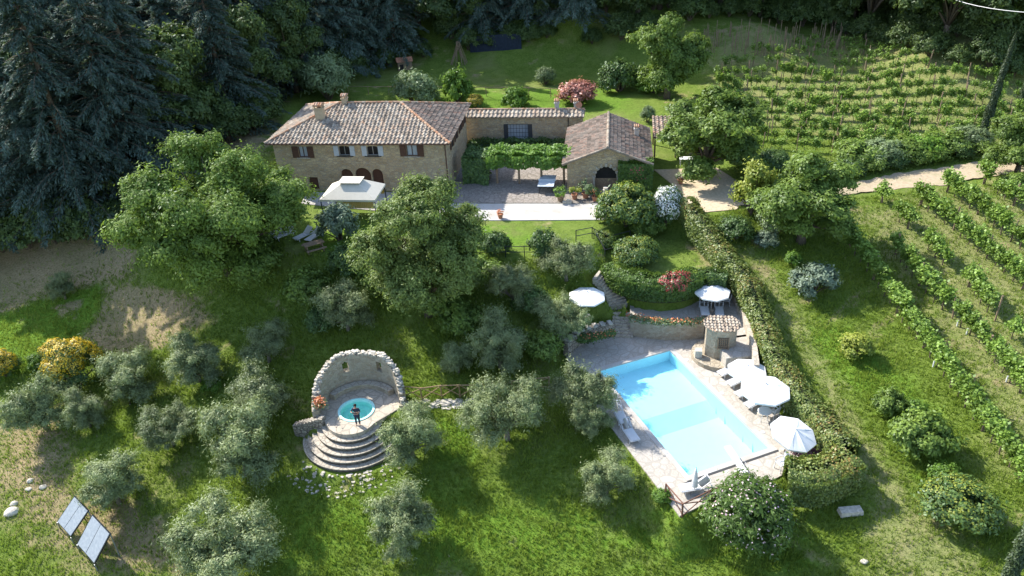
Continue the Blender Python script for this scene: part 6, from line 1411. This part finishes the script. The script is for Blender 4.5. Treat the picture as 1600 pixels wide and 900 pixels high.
def ordn(k): return '%d%s' % (k, 'th' if 10 <= k % 100 <= 20 else {1: 'st', 2: 'nd', 3: 'rd'}.get(k % 10, 'th'))
def screen_u(o): q_ = cam.matrix_world.inverted() @ Vector(o.matrix_basis.translation); return -q_.x / q_.z
bg_ = {}
for o in bpy.data.objects:
    if o.parent is None and 'group' in o.keys(): bg_.setdefault(o['group'], []).append(o)
SHORT = {'in the front vine row nearest the pool hedge': 'of the front row nearest the hedge', 'in the second front vine row': 'of the second front row', 'in the third front vine row starting at the road': 'of the third front row', 'in the fourth front vine row starting at a thick post': 'of the fourth front row', 'in the fifth front vine row starting at a leaning post': 'of the fifth front row', 'in the sixth front vine row at the right edge': 'of the sixth front row'}
for gname, obs in bg_.items():
    for k_, v_ in SHORT.items():
        if gname.endswith(k_):
            kind_ = {'full': 'leafy grapevine', 'young': 'thin young grapevine', 'thick': 'thick pale post', 'thin': 'thin wooden stake', 'white': 'white vine guard'}[gname.split()[0]]
            for n_, o in enumerate(sorted(obs, key=lambda o: -o.location.y)): o['label'] = '%s, %s such from the far end %s' % (kind_, ordn(n_ + 1), v_)
    for pre, txt in (('conifers along the forest edge', 'drooping conifer, %s from the left on the forest edge'), ('broadleaved trees along the forest edge', 'dark leafy tree, %s from the left of the leafy trees on the forest edge'), ('conifers of the forest interior', 'blue green drooping conifer, %s from the left among those inside the forest'), ('broadleaved trees inside the forest', 'dark leafy tree, %s from the left among those inside the forest'), ('undergrowth bushes along the forest edge', 'dark undergrowth bush, %s from the left along the forest edge')):
        if gname == pre:
            for n_, o in enumerate(sorted(obs, key=screen_u)): o['label'] = txt % ordn(n_ + 1)
    for pre, txt in (('grapevines in the nearest rows of the upper vineyard', 'low grapevine, %s from the left in the %s row of the upper vineyard'), ('stakes in the nearest rows of the upper vineyard', 'thin stake, %s from the left in the %s row of the upper vineyard')):
        if gname == pre:
            rw = {}
            for o in obs: rw.setdefault(int(round(float((np.array([o.location.x, o.location.y]) - cn) @ nv) / 2.35)), []).append(o)
            for n_, kx in enumerate(sorted(rw)):
                for m_, o in enumerate(sorted(rw[kx], key=screen_u)): o['label'] = txt % (ordn(m_ + 1), ordn(n_ + 1))

# power line crossing the top right corner
a_, b_ = np.array(P(1400, -45, 17)), np.array(P(1640, 22, 17)); mb = MB(); mb.tube([tuple(a_ + (b_ - a_) * f + np.array([0, 0, -1.2 * math.sin(math.pi * f)])) for f in np.linspace(0, 1, 14)], .035, 4); o = mb.build('power_cable', m_metal); tag(o, 'thin pale overhead cable crossing the top right corner', 'cable')

# ================================================================== GRASS
def grass(name, N_, ext, hmin, hmax, wd, mat, lab, dens_fn, seed, blades=3):
    g = np.random.default_rng(seed); X = g.uniform(ext[0], ext[1], N_); Y = ext[2] + (ext[3] - ext[2]) * g.random(N_) ** 1.25; vis = np.abs(X) < Y * .78 + 8; X, Y = X[vis], Y[vis]
    dn = dens_fn(X, Y); keep = g.random(len(X)) < dn; X, Y = X[keep], Y[keep]; pd = np.min([sdist(X, Y, p[0]) for p in PADS if p[0] is not yard_poly and p[0] is not circ_poly] , axis=0); Y_, X_ = Y[pd > .15], X[pd > .15]; X, Y = X_, Y_
    Z = height(X, Y); nn_ = np.sin(X * .9 + 1.3 * np.sin(Y * .7)) * np.sin(Y * 1.1 + 1.7 * np.sin(X * .5)) * .05; Z = Z + nn_
    cl = .5 + .5 * np.sin(X * 1.3 + 2 * np.sin(Y * .9)) * np.sin(Y * 1.7 + X * .4); V = []; T_ = []
    lf = .5 + .5 * np.sin(X * .37 + 2.2 * np.sin(Y * .23 + 1)) * np.sin(Y * .41 + 1.6 * np.sin(X * .31))
    for b_i in range(blades):
        a = g.uniform(0, 6.283, len(X)); h_ = g.uniform(hmin, hmax, len(X)) * (.55 + .75 * cl); ox, oy = g.normal(0, .06, (2, len(X))); lean = g.uniform(.1, .7, len(X)) * h_; la = g.uniform(0, 6.283, len(X)); w2 = wd * g.uniform(.7, 1.4, len(X))
        A1 = np.stack([X + ox - w2 * np.cos(a), Y + oy - w2 * np.sin(a), Z - .02], 1); B1 = np.stack([X + ox + w2 * np.cos(a), Y + oy + w2 * np.sin(a), Z - .02], 1); C1_ = np.stack([X + ox + lean * np.cos(la), Y + oy + lean * np.sin(la), Z + h_], 1)
        V.append(np.stack([A1, B1, C1_], 1)); T_.append(np.clip(g.random(len(X)) * .6 + .25 * cl * g.random(len(X)) + .35 * lf - .08, 0, 1) ** 1.1)
    V = np.concatenate(V); o = link(name, quad_mesh(name, V, mat, np.concatenate(T_), 3)); tag(o, lab, 'grass', kind='stuff'); return len(V)
from functools import partial
def samp(F, X, Y):
    i = np.clip(np.searchsorted(gx, X) - 1, 0, len(gx) - 2); j = np.clip(np.searchsorted(gy, Y) - 1, 0, len(gy) - 2); return F[j, i]
hedge_clear = [p for p in longh]
road_poly = np.array([G(u, v)[:2] for u, v in ((1140, 296), (1335, 282), (1480, 258), (1700, 258), (1700, 288), (1480, 292), (1340, 306), (1150, 326))])
def d_meadow(X, Y):
    dry_, mown_ = samp(dry, X, Y), samp(mown, X, Y); yd = sdist(X, Y, yard_poly); d = (1 - .85 * dry_) * (1 - .8 * mown_) * (yd > .3) * (sdist(X, Y, circ_poly) > 0); return d * (sdist(X, Y, road_poly) > .2) * np.where(Y > 66, .35, 1)
print('grass', grass('meadow_grass', 330000, (-48, 52, 23, 84), .10, .30, .030, L_GRASS, 'lush green meadow grass covering the slopes', d_meadow, 1))
print('dry', grass('dry_grass', 60000, (-48, 52, 23, 84), .06, .2, .028, L_DRY, 'thin dry straw coloured grass on the bare banks and mown strips', lambda X, Y: np.clip(samp(dry, X, Y) * .9 + samp(mown, X, Y) * .45, 0, 1) * (sdist(X, Y, yard_poly) > .3) * (sdist(X, Y, road_poly) > .2), 2, 2))
print('lawn', grass('mown_grass', 150000, (-48, 52, 23, 84), .03, .09, .026, L_MOWN, 'short mown grass of the lawns and vineyard strips', lambda X, Y: np.clip(samp(mown, X, Y) + (sdist(X, Y, circ_poly) < 0), 0, 1) * (sdist(X, Y, yard_poly) > .3) * (sdist(X, Y, road_poly) > .2), 3, 2))
